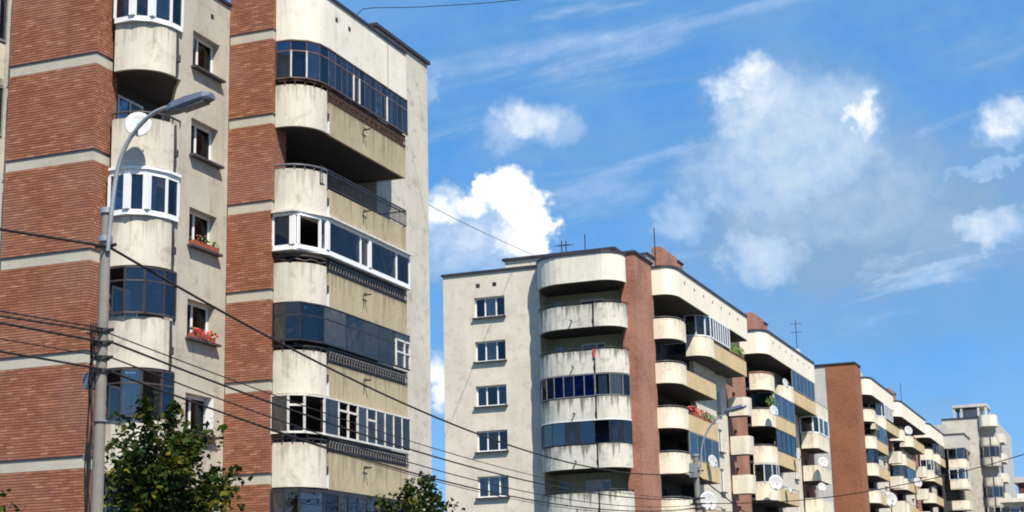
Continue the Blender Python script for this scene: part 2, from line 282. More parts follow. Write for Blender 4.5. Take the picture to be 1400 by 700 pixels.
# ------------------------------------------------------------------ mesh helpers
class MB:
    def __init__(s): s.v = []; s.f = []; s.sm = []
    def add(s, vs, fs, smooth=False):
        o = len(s.v); s.v += [tuple(v) for v in vs]; s.f += [tuple(i+o for i in f) for f in fs]; s.sm += [smooth]*len(fs); return s
    def box(s, x0, x1, y0, y1, z0, z1):
        if x0 > x1: x0, x1 = x1, x0
        if y0 > y1: y0, y1 = y1, y0
        return s.add([(x0,y0,z0),(x1,y0,z0),(x1,y1,z0),(x0,y1,z0),(x0,y0,z1),(x1,y0,z1),(x1,y1,z1),(x0,y1,z1)],
                     [(3,2,1,0),(4,5,6,7),(0,1,5,4),(1,2,6,5),(2,3,7,6),(3,0,4,7)])
    def bar(s, p, q, t, z0, z1, zq=None):
        """upright slab of thickness t from p to q in plan"""
        dx, dy = q[0]-p[0], q[1]-p[1]; l = math.hypot(dx, dy) or 1
        nx, ny = -dy/l*t/2, dx/l*t/2
        a = [(p[0]-nx,p[1]-ny),(q[0]-nx,q[1]-ny),(q[0]+nx,q[1]+ny),(p[0]+nx,p[1]+ny)]
        return s.add([(*u, z0) for u in a]+[(*u, z1) for u in a], [(3,2,1,0),(4,5,6,7),(0,1,5,4),(1,2,6,5),(2,3,7,6),(3,0,4,7)])
    def post(s, p, w, z0, z1): return s.box(p[0]-w/2, p[0]+w/2, p[1]-w/2, p[1]+w/2, z0, z1)
    def prism(s, poly, z0, z1):
        n = len(poly)
        return s.add([(*p, z0) for p in poly]+[(*p, z1) for p in poly],
                     [tuple(range(n-1, -1, -1)), tuple(range(n, 2*n))]+[(i, (i+1) % n, (i+1) % n+n, i+n) for i in range(n)])
    def ribbon(s, path, t, z0, z1, zt=None):
        """wall following a plan path, thickness t to the left of travel"""
        inn = offset(path, t); n = len(path)
        vs = [(*p, z0) for p in path]+[(*p, z1) for p in path]+[(*p, z0) for p in inn]+[(*p, z1) for p in inn]
        fs = []
        for i in range(n-1):
            fs += [(i, i+1, i+1+n, i+n), (i+1+2*n, i+2*n, i+3*n, i+1+3*n), (i+n, i+1+n, i+1+3*n, i+3*n), (i+1, i, i+2*n, i+1+2*n)]
        fs += [(0, n, 3*n, 2*n), (n-1, 3*n-1, 4*n-1, 2*n-1)]
        return s.add(vs, fs)
    def tube(s, pts, r, n=8, cap=True):
        pts = [Vector(p) for p in pts]; rs = r if isinstance(r, (list, tuple)) else [r]*len(pts)
        vs = []; fs = []; ref = Vector((0, 0, 1)); k = len(pts)
        for i, p in enumerate(pts):
            t = (pts[min(i+1, k-1)]-pts[max(i-1, 0)]).normalized()
            a = t.cross(ref if abs(t.z) < .95 else Vector((1, 0, 0))).normalized(); b = t.cross(a)
            if i and a.dot(pa) < 0: a, b = -a, -b
            pa = a
            vs += [p+rs[i]*(math.cos(2*math.pi*j/n)*a+math.sin(2*math.pi*j/n)*b) for j in range(n)]
        for i in range(k-1):
            for j in range(n): fs.append((i*n+j, i*n+(j+1) % n, (i+1)*n+(j+1) % n, (i+1)*n+j))
        s.add(vs, fs, True)
        if cap: s.add(vs[:n], [tuple(range(n))]); s.add(vs[-n:], [tuple(range(n))])
        return s
    def mesh(s, name, mat):
        me = bpy.data.meshes.new(name); me.from_pydata(s.v, [], s.f)
        me.polygons.foreach_set('use_smooth', s.sm)
        if len(s.f) < 4000:
            bm = bmesh.new(); bm.from_mesh(me); bmesh.ops.recalc_face_normals(bm, faces=bm.faces); bm.to_mesh(me); bm.free()
        if mat: me.materials.append(mat)
        me.update(); return me
    def build(s, name, mat, parent=None):
        if not s.v: return None
        o = bpy.data.objects.new(name, s.mesh(name, mat)); COL.objects.link(o); adopt(o, parent); return o
def adopt(o, parent):
    if parent is not None:
        o.parent = parent; o.matrix_parent_inverse = Matrix.Translation(-WLOC.get(parent.name, Vector((0, 0, 0))))
    WLOC[o.name] = o.location.copy()
WLOC = {}
def offset(path, t):
    out = []
    for i, p in enumerate(path):
        ns = []
        for a, b in ((i-1, i), (i, i+1)):
            if a >= 0 and b < len(path):
                dx, dy = path[b][0]-path[a][0], path[b][1]-path[a][1]; l = math.hypot(dx, dy)
                if l > 1e-9: ns.append((-dy/l, dx/l))
        if len(ns) == 2:
            nx, ny = ns[0][0]+ns[1][0], ns[0][1]+ns[1][1]; d = (nx*ns[0][0]+ny*ns[0][1]) or 1
            k = min(1/d, 2) ; out.append((p[0]+nx*k*t, p[1]+ny*k*t))
        else: out.append((p[0]+ns[0][0]*t, p[1]+ns[0][1]*t))
    return out
def front_path(Xw, Xf, Y0, Y1, rx, ry, n=8):
    p = [(Xw, Y0)]
    if Xf-rx > Xw+.02: p.append((Xf-rx, Y0))
    for k in range(1, n+1):
        a = math.pi/2*k/n; p.append((Xf-rx+rx*math.sin(a), Y0+ry*(1-math.cos(a))))
    p.append((Xf, Y1)); return p
def cut(path, Y): # part of a front path with y<=Y
    out = []
    for i, p in enumerate(path):
        if p[1] <= Y: out.append(p)
        else:
            a = path[i-1]; f = (Y-a[1])/(p[1]-a[1]); out.append((a[0]+f*(p[0]-a[0]), Y)); break
    return out
def along(path, n):
    """n+1 points at equal spacing"""
    L = [0]
    for a, b in zip(path, path[1:]): L.append(L[-1]+math.hypot(b[0]-a[0], b[1]-a[1]))
    out = []
    for k in range(n+1):
        d = L[-1]*k/n; i = max(j for j in range(len(L)) if L[j] <= d+1e-9); i = min(i, len(path)-2)
        f = (d-L[i])/((L[i+1]-L[i]) or 1); out.append((path[i][0]+f*(path[i+1][0]-path[i][0]), path[i][1]+f*(path[i+1][1]-path[i][1])))
    return out
def tag(o, label, cat, group=None, kind=None):
    o['label'] = label; o['category'] = cat
    if group: o['group'] = group
    if kind: o['kind'] = kind
    return o
def thing(name, loc, label, cat, group=None):
    o = bpy.data.objects.new(name, None); o.location = loc; COL.objects.link(o); WLOC[o.name] = Vector(loc)
    o.empty_display_size = .3
    return tag(o, label, cat, group)
def structure(name, mb, mat):
    o = mb.build(name, mat); o['kind'] = 'structure'; return o

# ------------------------------------------------------------------ building pieces
def wall_face(mb, axis, c, t, u0, u1, z0, z1, holes=()):
    """wall with window holes; axis 'X': outer face at x=c looking +x, u is y; axis 'Y': outer face at y=c looking -y, u is x"""
    us = sorted({u0, u1, *[h[0] for h in holes], *[h[1] for h in holes]})
    us = [u for u in us if u0 <= u <= u1]
    for a, b in zip(us, us[1:]):
        hs = sorted((max(h[2], z0), min(h[3], z1)) for h in holes if h[0] < (a+b)/2 < h[1])
        z = z0
        for h0, h1 in hs+[(z1, z1)]:
            if h0 > z+1e-6:
                if axis == 'X': mb.box(c-t, c, a, b, z, h0)
                else: mb.box(a, b, c, c+t, z, h0)
            z = max(z, h1)
def pt(axis, c, u, inn): return (c-inn, u) if axis == 'X' else (u, c+inn)
def window(root, axis, c, u0, u1, z0, z1, splits=(.5,), inn=.16, fm='pvc', gm='glassdull', fw=.07, sill=True, curtain=(), open_pane=None, sm='sill', deep=.1):
    P = lambda u, i=inn: pt(axis, c, u, i)
    mb = MB(); mb.bar(P(u0), P(u1), .06, z0, z0+fw); mb.bar(P(u0), P(u1), .06, z1-fw, z1)
    us = [u0+fw/2]+[u0+(u1-u0)*s for s in splits]+[u1-fw/2]
    for u in us: mb.bar(P(u-fw/2), P(u+fw/2), .065, z0+fw, z1-fw)
    w = mb.build('window', M[fm], root)
    for i, (a, b) in enumerate(zip(us, us[1:])):
        if i == open_pane: continue
        MB().bar(P(a+fw/2), P(b-fw/2), .012, z0+fw, z1-fw).build('pane', M[gm], w)
        if i in curtain: MB().bar(P(a, inn+.12), P(b, inn+.12), .02, z0+.02, z1-.02).build('curtain', M['curtain'], w)
    if sill:
        m2 = MB(); m2.bar(P(u0-.09, -.07), P(u1+.09, -.07), .24, z0-.075, z0-.01); m2.build('sill', M[sm], w)
    return w
RG = random.Random(21)
def glazing(par, posts, z0, z1, fm, gm, fw=.05, transom=None, skip=(), rails=(.07, .06), deep=.05, curtain=None, curt_idx=(), wide=()):
    mb = MB()
    for i, p in enumerate(posts): mb.post(p, fw*(2.2 if i in wide else 1), z0+rails[0], z1-rails[1])
    for i, (a, b) in enumerate(zip(posts, posts[1:])):
        mb.bar(a, b, deep*1.3, z0, z0+rails[0]); mb.bar(a, b, deep*1.3, z1-rails[1], z1)
        if transom: mb.bar(a, b, deep*.8, transom-.022, transom+.022)
    f = mb.build('glazing_frame', M[fm], par)
    inn = offset(posts, .14)
    for i, (a, b) in enumerate(zip(posts, posts[1:])):
        if i not in skip: MB().bar(a, b, .012, z0+rails[0], z1-rails[1]).build('pane', M[gm], par)
        if i not in skip and i not in curt_idx and RG.random() < .55:      # odd curtains, boards and cupboards behind the glass
            q0, q1 = RG.uniform(0, .45), RG.uniform(.55, 1); lp = lambda q: (inn[i][0]+(inn[i+1][0]-inn[i][0])*q, inn[i][1]+(inn[i+1][1]-inn[i][1])*q)
            zt = z0+(z1-z0)*RG.choice((.35, .55, .97, .97)); MB().bar(lp(q0), lp(q1), .03, z0+.04, zt-.03).build('curtain', M[RG.choice(('curtain', 'curtain', 'blind', 'blind', 'dframe', 'whitewood'))], par)
        if i in curt_idx: MB().bar(inn[i], inn[i+1], .02, z0+.04, z1-.04).build('curtain', M[curtain], par)
    return f
def railing(par, path, z0, z1, mat='rail', step=.14, r=.012, name='railing', mids=()):
    mb = MB()
    for a, b in zip(path, path[1:]):
        for z in (z0+.02, z1, *mids): mb.bar(a, b, .035, z-.018, z+.018)
    L = sum(math.hypot(b[0]-a[0], b[1]-a[1]) for a, b in zip(path, path[1:]))
    for p in along(path, max(2, int(L/step))): mb.post(p, r*2, z0, z1)
    return mb.build(name, M[mat], par)
def handrail(par, path, z, mat='rail', r=.025):
    mb = MB(); mb.tube([(*p, z) for p in path], r, 6)
    for p in along(path, max(2, len(path)//2)): mb.post(p, .03, z-.16, z)
    return mb.build('handrail', M[mat], par)
def bracket(par, x, y, z):
    mb = MB(); mb.tube([(x-.03, y, z), (x+.28, y, z+.01)], .025, 6); mb.bar((x+.1, y-.16), (x+.1, y+.16), .02, z+.02, z+.05); mb.tube([(x+.02, y, z), (x+.015, y, z-.42)], .012, 5)
    return mb.build('drain_bracket', M['iron'], par)

# ------------------------------------------------------------------ the setting below the frame
structure('ground', MB().box(-1500, 1500, -300, 3000, -.5, -.16), M['ground'])
structure('road', MB().box(-11.8, 1.6, -60, 900, -.3, -.12), M['asphalt'])
pv = MB().box(-23, -12, -60, 900, -.3, 0); structure('pavement', pv, M['paving'])
structure('pavement', MB().box(1.8, 9, -60, 900, -.3, 0), M['paving'])
k = MB(); k.box(-12, -11.8, -60, 900, -.3, .006); k.box(1.6, 1.8, -60, 900, -.3, .006); structure('kerb', k, M['kerb'])
k = MB()
for i in range(60): k.box(-5.17, -5.03, -40+i*8, -36+i*8, -.13, -.116)
structure('road_marking', k, M['paint'])

# ================================================================== 1. the near apartment building
B1 = thing('apartment_building', (-27, 44, 0), 'nearest apartment block with red brick piers and curved balconies behind the lamp post', 'apartment building', 'apartment blocks along the street')
LV = [16.85-2.75*i for i in range(6)]       # balcony undersides
XW = -25.73
# core and roof
MB().box(-39, -27.6, 40.2, 53.4, 0, 20.8).build('core', M['room'], B1)
MB().box(-39, -28.5, 36.6, 40.1, 0, 20.8).build('core', M['room'], B1)
# window wall
w1s = [(40.15, 41.66, L+1.5, L+2.64) for L in LV]
mb = MB(); wall_face(mb, 'X', XW, .35, 39.25, 42.24, 0, 20.95, w1s); mb.build('wall', M['wall'], B1)
mb = MB(); mb.box(XW-.4, XW+.07, 39.2, 42.23, 20.96, 21.06); mb.build('roof_flashing', M['flash'], B1)
MB().box(-39, XW-.5, 39.3, 49.4, 20.82, 20.95).build('roof', M['roofing'], B1)
m_ = MB()
for y in (41.2,): m_.box(XW-.02, XW+.004, y-.09, y+.09, 20.2, 20.36)
m_.build('vent', M['room'], B1)
for i, (a, b, z0, z1) in enumerate(w1s):
    window(B1, 'X', XW, a, b, z0, z1, (.42,), .28, 'pvc', 'glassdull', .085, True, curtain=(0,) if i in (1, 2, 4) else ())
# inner reveal boxes (white jamb of the renovated low window)
mb = MB(); L = LV[4]; mb.box(XW-.22, XW+.004, 41.56, 41.655, L+1.51, L+2.63); mb.build('window_jamb', M['pvc'], B1)
# recess behind the small balconies
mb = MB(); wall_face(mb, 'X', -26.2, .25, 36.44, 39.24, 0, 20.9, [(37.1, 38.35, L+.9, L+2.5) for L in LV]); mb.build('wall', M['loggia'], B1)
for L in LV: window(B1, 'X', -26.2, 37.1, 38.35, L+.9, L+2.5, (.5,), .03, 'pvc', 'glassblue', .07, False, curtain=(0,) if L in (LV[1], LV[3]) else ())
MB().box(-26.45, XW-.352, 39.25, 39.55, 0, 20.9).build('wall', M['wall'], B1)
# brick piers with bands
BANDS = [6.25+2.75*k for k in range(-2, 6)]
def pier(x0, x1, y0, y1, ztop, brick_list, sides):
    """mortar core, concrete bands, bricks standing proud"""
    p = MB().box(x0+.03, x1-.03, y0+.03, y1, 0, ztop).build('brick_pier', M['mortar'], B1)
    for z in BANDS:
        if z < ztop:
            MB().box(x0+.012, x1-.012, y0+.012, y1+.002, z-.30, z).build('concrete_band', M['band'], p)
            MB().box(x0-.022, x1+.022, y0-.022, y1+.004, z+.001, z+.026).build('band_flashing', M['flash'], p)
    bl, ch = .25, .1
    zs = []
    for i, z in enumerate(BANDS):
        n = 40; zz = z+.03
        for r in range(n):
            if zz+r*.0755 > min(ztop-.08, z+2.75-.30-.05): break
            zs.append((zz+r*.0755, r))
    for z, r in zs:
        n = int(round((x1-x0)/bl)); w = (x1-x0)/n; off = (w/2 if r % 2 else 0)
        u = x0-(w-off if off else 0)
        while u < x1-.01:
            a, b_ = max(u, x0), min(u+w, x1); u += w
            if b_-a > .04: brick_list.append((p, 0, (a+b_)/2, y0+.02, z+.035, b_-a-.011))
        if 'B' in sides:
            n = max(2, int(round((y1-y0)/.125))); w = (y1-y0)/n
            for q in range(n): brick_list.append((p, 1, x1-.02, y0+(q+.5)*w, z+.035, w-.011))
    return p
bricks = []
P1 = pier(-28.66, -25.77, 35.46, 36.44, 22, bricks, 'AB')
P2 = pier(-25.73, -24.19, 42.25, 43.12, 22, bricks, 'AB')
def seen(x, y, z):
    d = Vector((x, y, z))-CAM; q = (d.dot(rt), d.dot(up), d.dot(fw)); u, v = 700+2246.8*q[0]/q[2], 350-2246.8*q[1]/q[2]
    return -5 < u < 1405 and -5 < v < 705
def dist(b): return (Vector(b[2:5])-CAM).length-b[5]*12
vis = sorted([b for b in bricks if seen(*b[2:5]) and b[5] > .2 and b[1] == 0], key=dist)
pick = set(id(b) for b in vis[:290])
h = .059
protos = {}
rest = {P1.name: MB(), P2.name: MB()}
rb = random.Random(3)
def brick_mb(mb, ax, x, y, z, w, jig):
    if ax == 0: mb.box(x-w/2, x+w/2, y-.02-jig, y+.012, z-h/2, z+h/2)
    else: mb.box(x-.012, x+.02+jig, y-w/2, y+w/2, z-h/2, z+h/2)
for b in bricks:
    par, ax, x, y, z, w = b; jig = rb.uniform(0, .009)
    if id(b) in pick:
        key = (ax, round(w, 3))
        if key not in protos:
            protos[key] = MB(); brick_mb(protos[key], ax, 0, 0, 0, w, .004); protos[key] = protos[key].mesh('brick', M['brick'])
        o = bpy.data.objects.new('brick', protos[key]); o.location = (x, y-jig*.7, z); COL.objects.link(o)
        o.parent = par
    else: brick_mb(rest[par.name], ax, x, y, z, w, jig)
for nm, mb in rest.items():
    par = P1 if nm == P1.name else P2
    o = mb.build('brickwork', M['brick'], par); o['kind'] = 'stuff'
# A-facing wall left of pier one, with the end of a glazed balcony
mb = MB(); mb.box(-40, -28.66, 35.72, 36.1, 0, 21); mb.build('wall', M['wall'], B1)
for L in LV[:3]:
    pth = [(-33, 35.7), (-33, 34.9), (-29.6, 34.9), (-29.25, 35.05), (-29.08, 35.4), (-29.05, 35.7)]
    s_b = MB().prism(pth, L+.02, L+.18).build('balcony', M['white'], B1)
    MB().ribbon(pth, .1, L, L+1.2).build('curved_panel', M['white'], s_b)
    glazing(s_b, pth[1:], L+1.25, L+2.7, 'greyframe', 'glassblue', .05)

# small curved balconies
SP = front_path(-25.6, -24.33, 36.03, 37.45, 1.0, 1.05, 9)+[(-24.8, 37.98), (-25.74, 39.2)]
J = 37.12
for i, L in enumerate(LV):
    pa = cut(SP[:12], J); pb = [(-24.33, J+.05)]+SP[11:]
    s_b = MB().prism([(-26.89, 36.46), (-25.79, 36.46)]+offset(SP, .06)+[(-26.89, 39.24)], L+.03, L+.2).build('balcony', M['shade_soffit'], B1)
    MB().ribbon(pa, .1, L, L+1.36).build('curved_panel', M['white'], s_b)
    MB().ribbon(offset(pb, .03), .08, L, L+1.36).build('side_panel', M['wall'], s_b)
    mb = MB(); mb.tube([(-24.30, J+.02, L-.02), (-24.29, J+.03, L+.6), (-24.31, J+.02, L+1.34)], .034, 6); mb.tube([(-24.27, J+.03, L+.42), (-24.27, J+.03, L+.62)], .06, 6); mb.build('drain_pipe', M['iron'], s_b)
    fac = [(-25.58, 35.98), (-25.0, 35.97), (-24.58, 36.26), (-24.34, 36.82), (-24.3, 37.32), (-24.75, 37.95)]
    if i in (0, 2):
        glazing(s_b, fac, L+1.40, L+2.62, 'pvc', 'glass', .075, None, rails=(.11, .14), wide=(1, 2), curtain='blind', curt_idx=(0, 2) if i == 0 else (1,))
        mb = MB(); mb.prism(offset(fac, -.04)+[(-25.1, 38.2), (-25.58, 36.2)], L+1.365, L+1.41); mb.build('white_ledge', M['pvc'], s_b)
        mb = MB(); mb.prism(offset(fac, -.09)+[(-25.2, 38.3), (-25.58, 36.2)], L+2.625, L+2.70); mb.build('awning_board', M['pvc'], s_b)
    elif i in (3, 4):
        glazing(s_b, fac, L+1.42, L+2.70, 'dframe', 'glassblue', .045, L+2.32, skip=(0,) if i == 3 else (0, 2), rails=(.05, .04), wide=())
    else:
        handrail(s_b, cut(SP, 37.4), L+1.52, 'dframe' if i == 1 else 'rail', .03)
        if i == 4: railing(s_b, cut(SP, 37.4), L+1.38, L+1.6, 'iron', .4)
MB().prism([(-26.89, 36.46), (-25.79, 36.46)]+SP+[(-26.89, 39.24)], 19.62, 21.0).build('roof_slab', M['white'], B1)

# big balconies
BP = front_path(-24.18, -23.02, 42.42, 49.46, .95, 1.12, 10)
JB = 43.62
def big(L, hA, hB, row):
    pa = cut(BP, JB)
    s_b = MB().prism([(-25.6, 43.13)]+offset(BP, .07)+[(-25.6, 49.44)], L+.03, L+.22).build('balcony', M['shade_soffit'], B1)
    MB().ribbon(pa, .1, L, L+hA).build('curved_panel', M['white'], s_b)
    mb = MB(); mb.ribbon([(-23.05, JB+.14), (-23.05, 49.42), (-24.18, 49.42)], .09, L-.01, L+hB); mb.build('flat_panel', M['beige'], s_b)
    mb = MB(); mb.box(-23.13, -23.06, JB+.015, JB+.07, L+.02, L+hA+.1); mb.box(-23.09, -23.00, JB+.0, JB+.1, L+.42, L+.66); mb.build('joint_pipe', M['iron'], s_b)
    MB().box(-23.1, -23.01, JB+.055, JB+.135, L+.01, L+.5).build('joint_filler', M['pvc'], s_b)
    bracket(s_b, -23.05, 46.15, L+.80)
    return s_b
def ornament(s_b, z0, z1, backing, im='iron'):
    path = [(-23.04, JB+.1), (-23.04, 49.4)]
    if backing:
        MB().box(-23.14, -23.10, JB+.06, 49.38, z0-.01, z1-.02).build('backing_board', M[backing], s_b)
    mb = MB()
    for z in (z0+.03, (z0+z1)/2+.02, z1-.03): mb.bar(path[0], path[1], .04, z-.02, z+.02)
    n = 46
    for k in range(n+1):
        y = JB+.12+(49.36-JB-.12)*k/n; mb.post((-23.04, y), .022, z0-.06, z1)
        if k < n: mb.box(-23.05, -23.02, y+.03, y+.09, (z0+z1)/2+.06, (z0+z1)/2+.12)
    mb.build('ornate_railing', M[im], s_b)
    mb = MB(); n = 30; zc = (z0+z1)/2
    for k in range(n):      # pale scrolls of the ironwork
        y = JB+.14+(49.3-JB-.14)*k/n; w = (49.3-JB-.14)/n
        mb.bar((-23.015, y+.02), (-23.015, y+w*.42), .016, z0+.07, z0+.11); mb.bar((-23.015, y+w*.5), (-23.015, y+w*.9), .016, zc+.05, zc+.09)
        mb.box(-23.022, -23.006, y+w*.2, y+w*.34, zc-.08, zc+.02)
    o = mb.build('ironwork_scrolls', M['rust' if im == 'rust' else 'scroll'], s_b); o['kind'] = 'stuff'
straight = lambda n, x=-22.98: [(x, JB+.05+(49.44-JB-.05)*k/n) for k in range(n+1)]
curve = along(cut([(p[0]+.04, p[1]-.04) for p in BP], JB), 4)
# row 0: thin dark frames, many panes
s_b = big(LV[0], 1.34, 1.12, 0)
ornament(s_b, LV[0]+1.10, LV[0]+1.50, 'rust', 'rust')
handrail(s_b, cut(BP, JB), LV[0]+1.47, 'rust', .03)
glazing(s_b, curve+straight(14)[1:], LV[0]+1.52, LV[0]+2.78, 'brownframe', 'glassblue', .03, LV[0]+2.42, rails=(.04, .04), curtain='blind', curt_idx=(9, 12, 15, 16))
MB().ribbon(offset(curve+straight(14)[1:], .05), .02, LV[0]+2.44, LV[0]+2.73).build('transom_board', M['blind'], s_b)
for k in (1, 2): MB().post((curve[k][0]+.02, curve[k][1]-.02), .04, LV[0]+1.55, LV[0]+2.42).build('white_mullion', M['whitewood'], s_b)
for k in (4, 5, 10): MB().post((-22.95, straight(14)[k][1]), .04, LV[0]+1.55, LV[0]+2.42).build('white_mullion', M['whitewood'], s_b)
# row 1: open loggia with balusters
s_b = big(LV[1], 1.40, .98, 1)
handrail(s_b, cut(BP, JB), LV[1]+1.52, 'rail', .035)
railing(s_b, [(-23.04, JB-.4), (-23.04, 49.4)], LV[1]+1.02, LV[1]+1.58, 'iron', .115, .011, 'baluster_railing', (LV[1]+1.48,))
railing(s_b, [(-23.04, 49.4), (-24.18, 49.42)], LV[1]+1.02, LV[1]+1.58, 'iron', .2, .01, 'baluster_railing')
# row 2: white plastic glazing
s_b = big(LV[2], 1.22, 1.14, 2)
ornament(s_b, LV[2]+1.14, LV[2]+1.55, 'iron')
wp = [(-24.16, 42.34), (-23.5, 42.36), (-23.36, 42.44), (-23.05, 43.22), (-22.97, 43.5)]
st = [(-22.96, 45.75), (-22.96, 46.35), (-22.96, 48.4), (-22.96, 49.42)]
glazing(s_b, wp+st, LV[2]+1.60, LV[2]+2.72, 'pvc', 'glass', .075, None, skip=(2,), rails=(.13, .09), deep=.07, wide=(1, 4, 6), curtain='blind', curt_idx=(0, 4, 5, 6))
MB().prism(offset([wp[0], wp[1], wp[4], (-22.96, 49.44)], -.16)+[(-23.2, 49.44), (-23.6, 43.2), (-24.15, 42.6)], LV[2]+2.73, LV[2]+2.79).build('awning_board', M['whitewood'], s_b)
MB().prism(offset([wp[0], wp[1], wp[4], (-22.96, 49.44)], -.09)+[(-23.2, 49.44), (-23.6, 43.2), (-24.15, 42.6)], LV[2]+1.56, LV[2]+1.605).build('white_ledge', M['pvc'], s_b)
mb = MB(); wv = cut(BP, JB)
mb.tube([(*p, LV[2]+1.42) for p in wv], .04, 6); mb.tube([(p[0], p[1], LV[2]+1.30+.04*math.sin(i*1.9)) for i, p in enumerate(wv)], .03, 6); mb.build('handrail', M['dframe'], s_b)
# row 3: blue glass, thin frames
s_b = big(LV[3], 1.30, 1.06, 3)
ornament(s_b, LV[3]+1.08, LV[3]+1.52, 'iron')
f3 = [(-24.15, 42.36), (-23.72, 42.36), (-23.32, 42.5), (-23.0, 43.4)]
glazing(s_b, f3+straight(5)[1:], LV[3]+1.56, LV[3]+2.74, 'iron', 'glassblue', .03, LV[3]+2.34, rails=(.05, .04))
handrail(s_b, cut(BP, JB), LV[3]+1.42, 'iron', .03)
mb = MB()
for y in (48.35, 49.0, 49.4): MB().post((-22.95, y), .05, LV[3]+1.6, LV[3]+2.5).build('white_mullion', M['whitewood'], s_b)
mb.bar((-22.95, 48.35), (-22.95, 49.4), .05, LV[3]+2.44, LV[3]+2.5); mb.bar((-22.95, 48.35), (-22.95, 49.4), .04, LV[3]+2.05, LV[3]+2.1)
mb.build('white_transom', M['whitewood'], s_b)
# row 4: white painted frames, two casements open
s_b = big(LV[4], 1.30, 1.12, 4)
ornament(s_b, LV[4]+1.14, LV[4]+1.54, 'iron')
r4 = [(-24.2, 42.36), (-23.62, 42.36), (-23.22, 42.62), (-22.98, 43.4)]
glazing(s_b, r4+straight(9)[1:], LV[4]+1.56, LV[4]+2.72, 'whitewood', 'glassblue', .055, None, skip=(1, 2, 4, 5), rails=(.06, .05), curtain='curtain', curt_idx=(10, 11))
q = straight(9)
for u_, w_, z_ in ((r4[1], r4[2], 2.36), (q[1], q[3], 2.38), (q[4], q[5], 2.3)): MB().bar(u_, w_, .05, LV[4]+z_, LV[4]+z_+.06).build('transom', M['whitewood'], s_b)
handrail(s_b, cut(BP, JB), LV[4]+1.42, 'iron', .03)
# row 5: dark glazing
s_b = big(LV[5], 1.30, 1.12, 5)
ornament(s_b, LV[5]+1.14, LV[5]+1.54, 'iron')
glazing(s_b, f3+straight(9)[1:], LV[5]+1.56, LV[5]+2.70, 'iron', 'glassblue', .06, None, rails=(.05, .12), curtain='blind', curt_idx=(3, 4, 6, 8))
# attic
mb = MB(); ap = [(-24.18, 42.42)]+BP[1:]
mb.prism(ap+[(-24.18, 49.46)], 19.65, 21.34); at_ = mb.build('attic', M['attic'], B1)
MB().prism(offset(ap, .1)+[(-25.6, 49.44), (-25.6, 43.13)], 19.6, 19.648).build('shade_soffit', M['shade_soffit'], at_)  # thin dark sheet added to paint the shade below the attic
MB().prism(offset(ap, -.06)+[(-24.18, 49.5)], 21.345, 21.43).build('roof_flashing', M['flash'], at_)
mb = MB()
for y in (44.25, 45.15, 49.46): 
    if y < 49: mb.box(-23.05, -23.016, y-.085, y+.085, 20.72, 20.88)
mb.box(-23.03, -23.014, 48.0, 48.02, 19.7, 21.3); mb.build('vent', M['room'], at_)
MB().box(-30, -24.2, 43.2, 49.4, 21.0, 21.2).build('roof', M['roofing'], B1)
# loggia back walls
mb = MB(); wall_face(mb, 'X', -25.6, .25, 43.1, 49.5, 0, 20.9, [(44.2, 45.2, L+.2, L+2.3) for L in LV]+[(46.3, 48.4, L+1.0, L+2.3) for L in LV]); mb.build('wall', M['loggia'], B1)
for L in LV:
    window(B1, 'X', -25.6, 46.3, 48.4, L+1.0, L+2.3, (.5,), .1, 'whitewood', 'glass', .08, False, curtain=(0,))
    window(B1, 'X', -25.6, 44.2, 45.2, L+.2, L+2.3, (), .1, 'whitewood', 'glass', .08, False)
# end block
mb = MB(); mb.box(-32, -24.19, 49.5, 53.86, 0, 22.55); mb.build('end_block', M['wall_end'], B1)
mb = MB(); mb.box(-32.1, -24.09, 49.36, 53.96, 22.56, 22.68); mb.build('roof_flashing', M['flash'], B1)

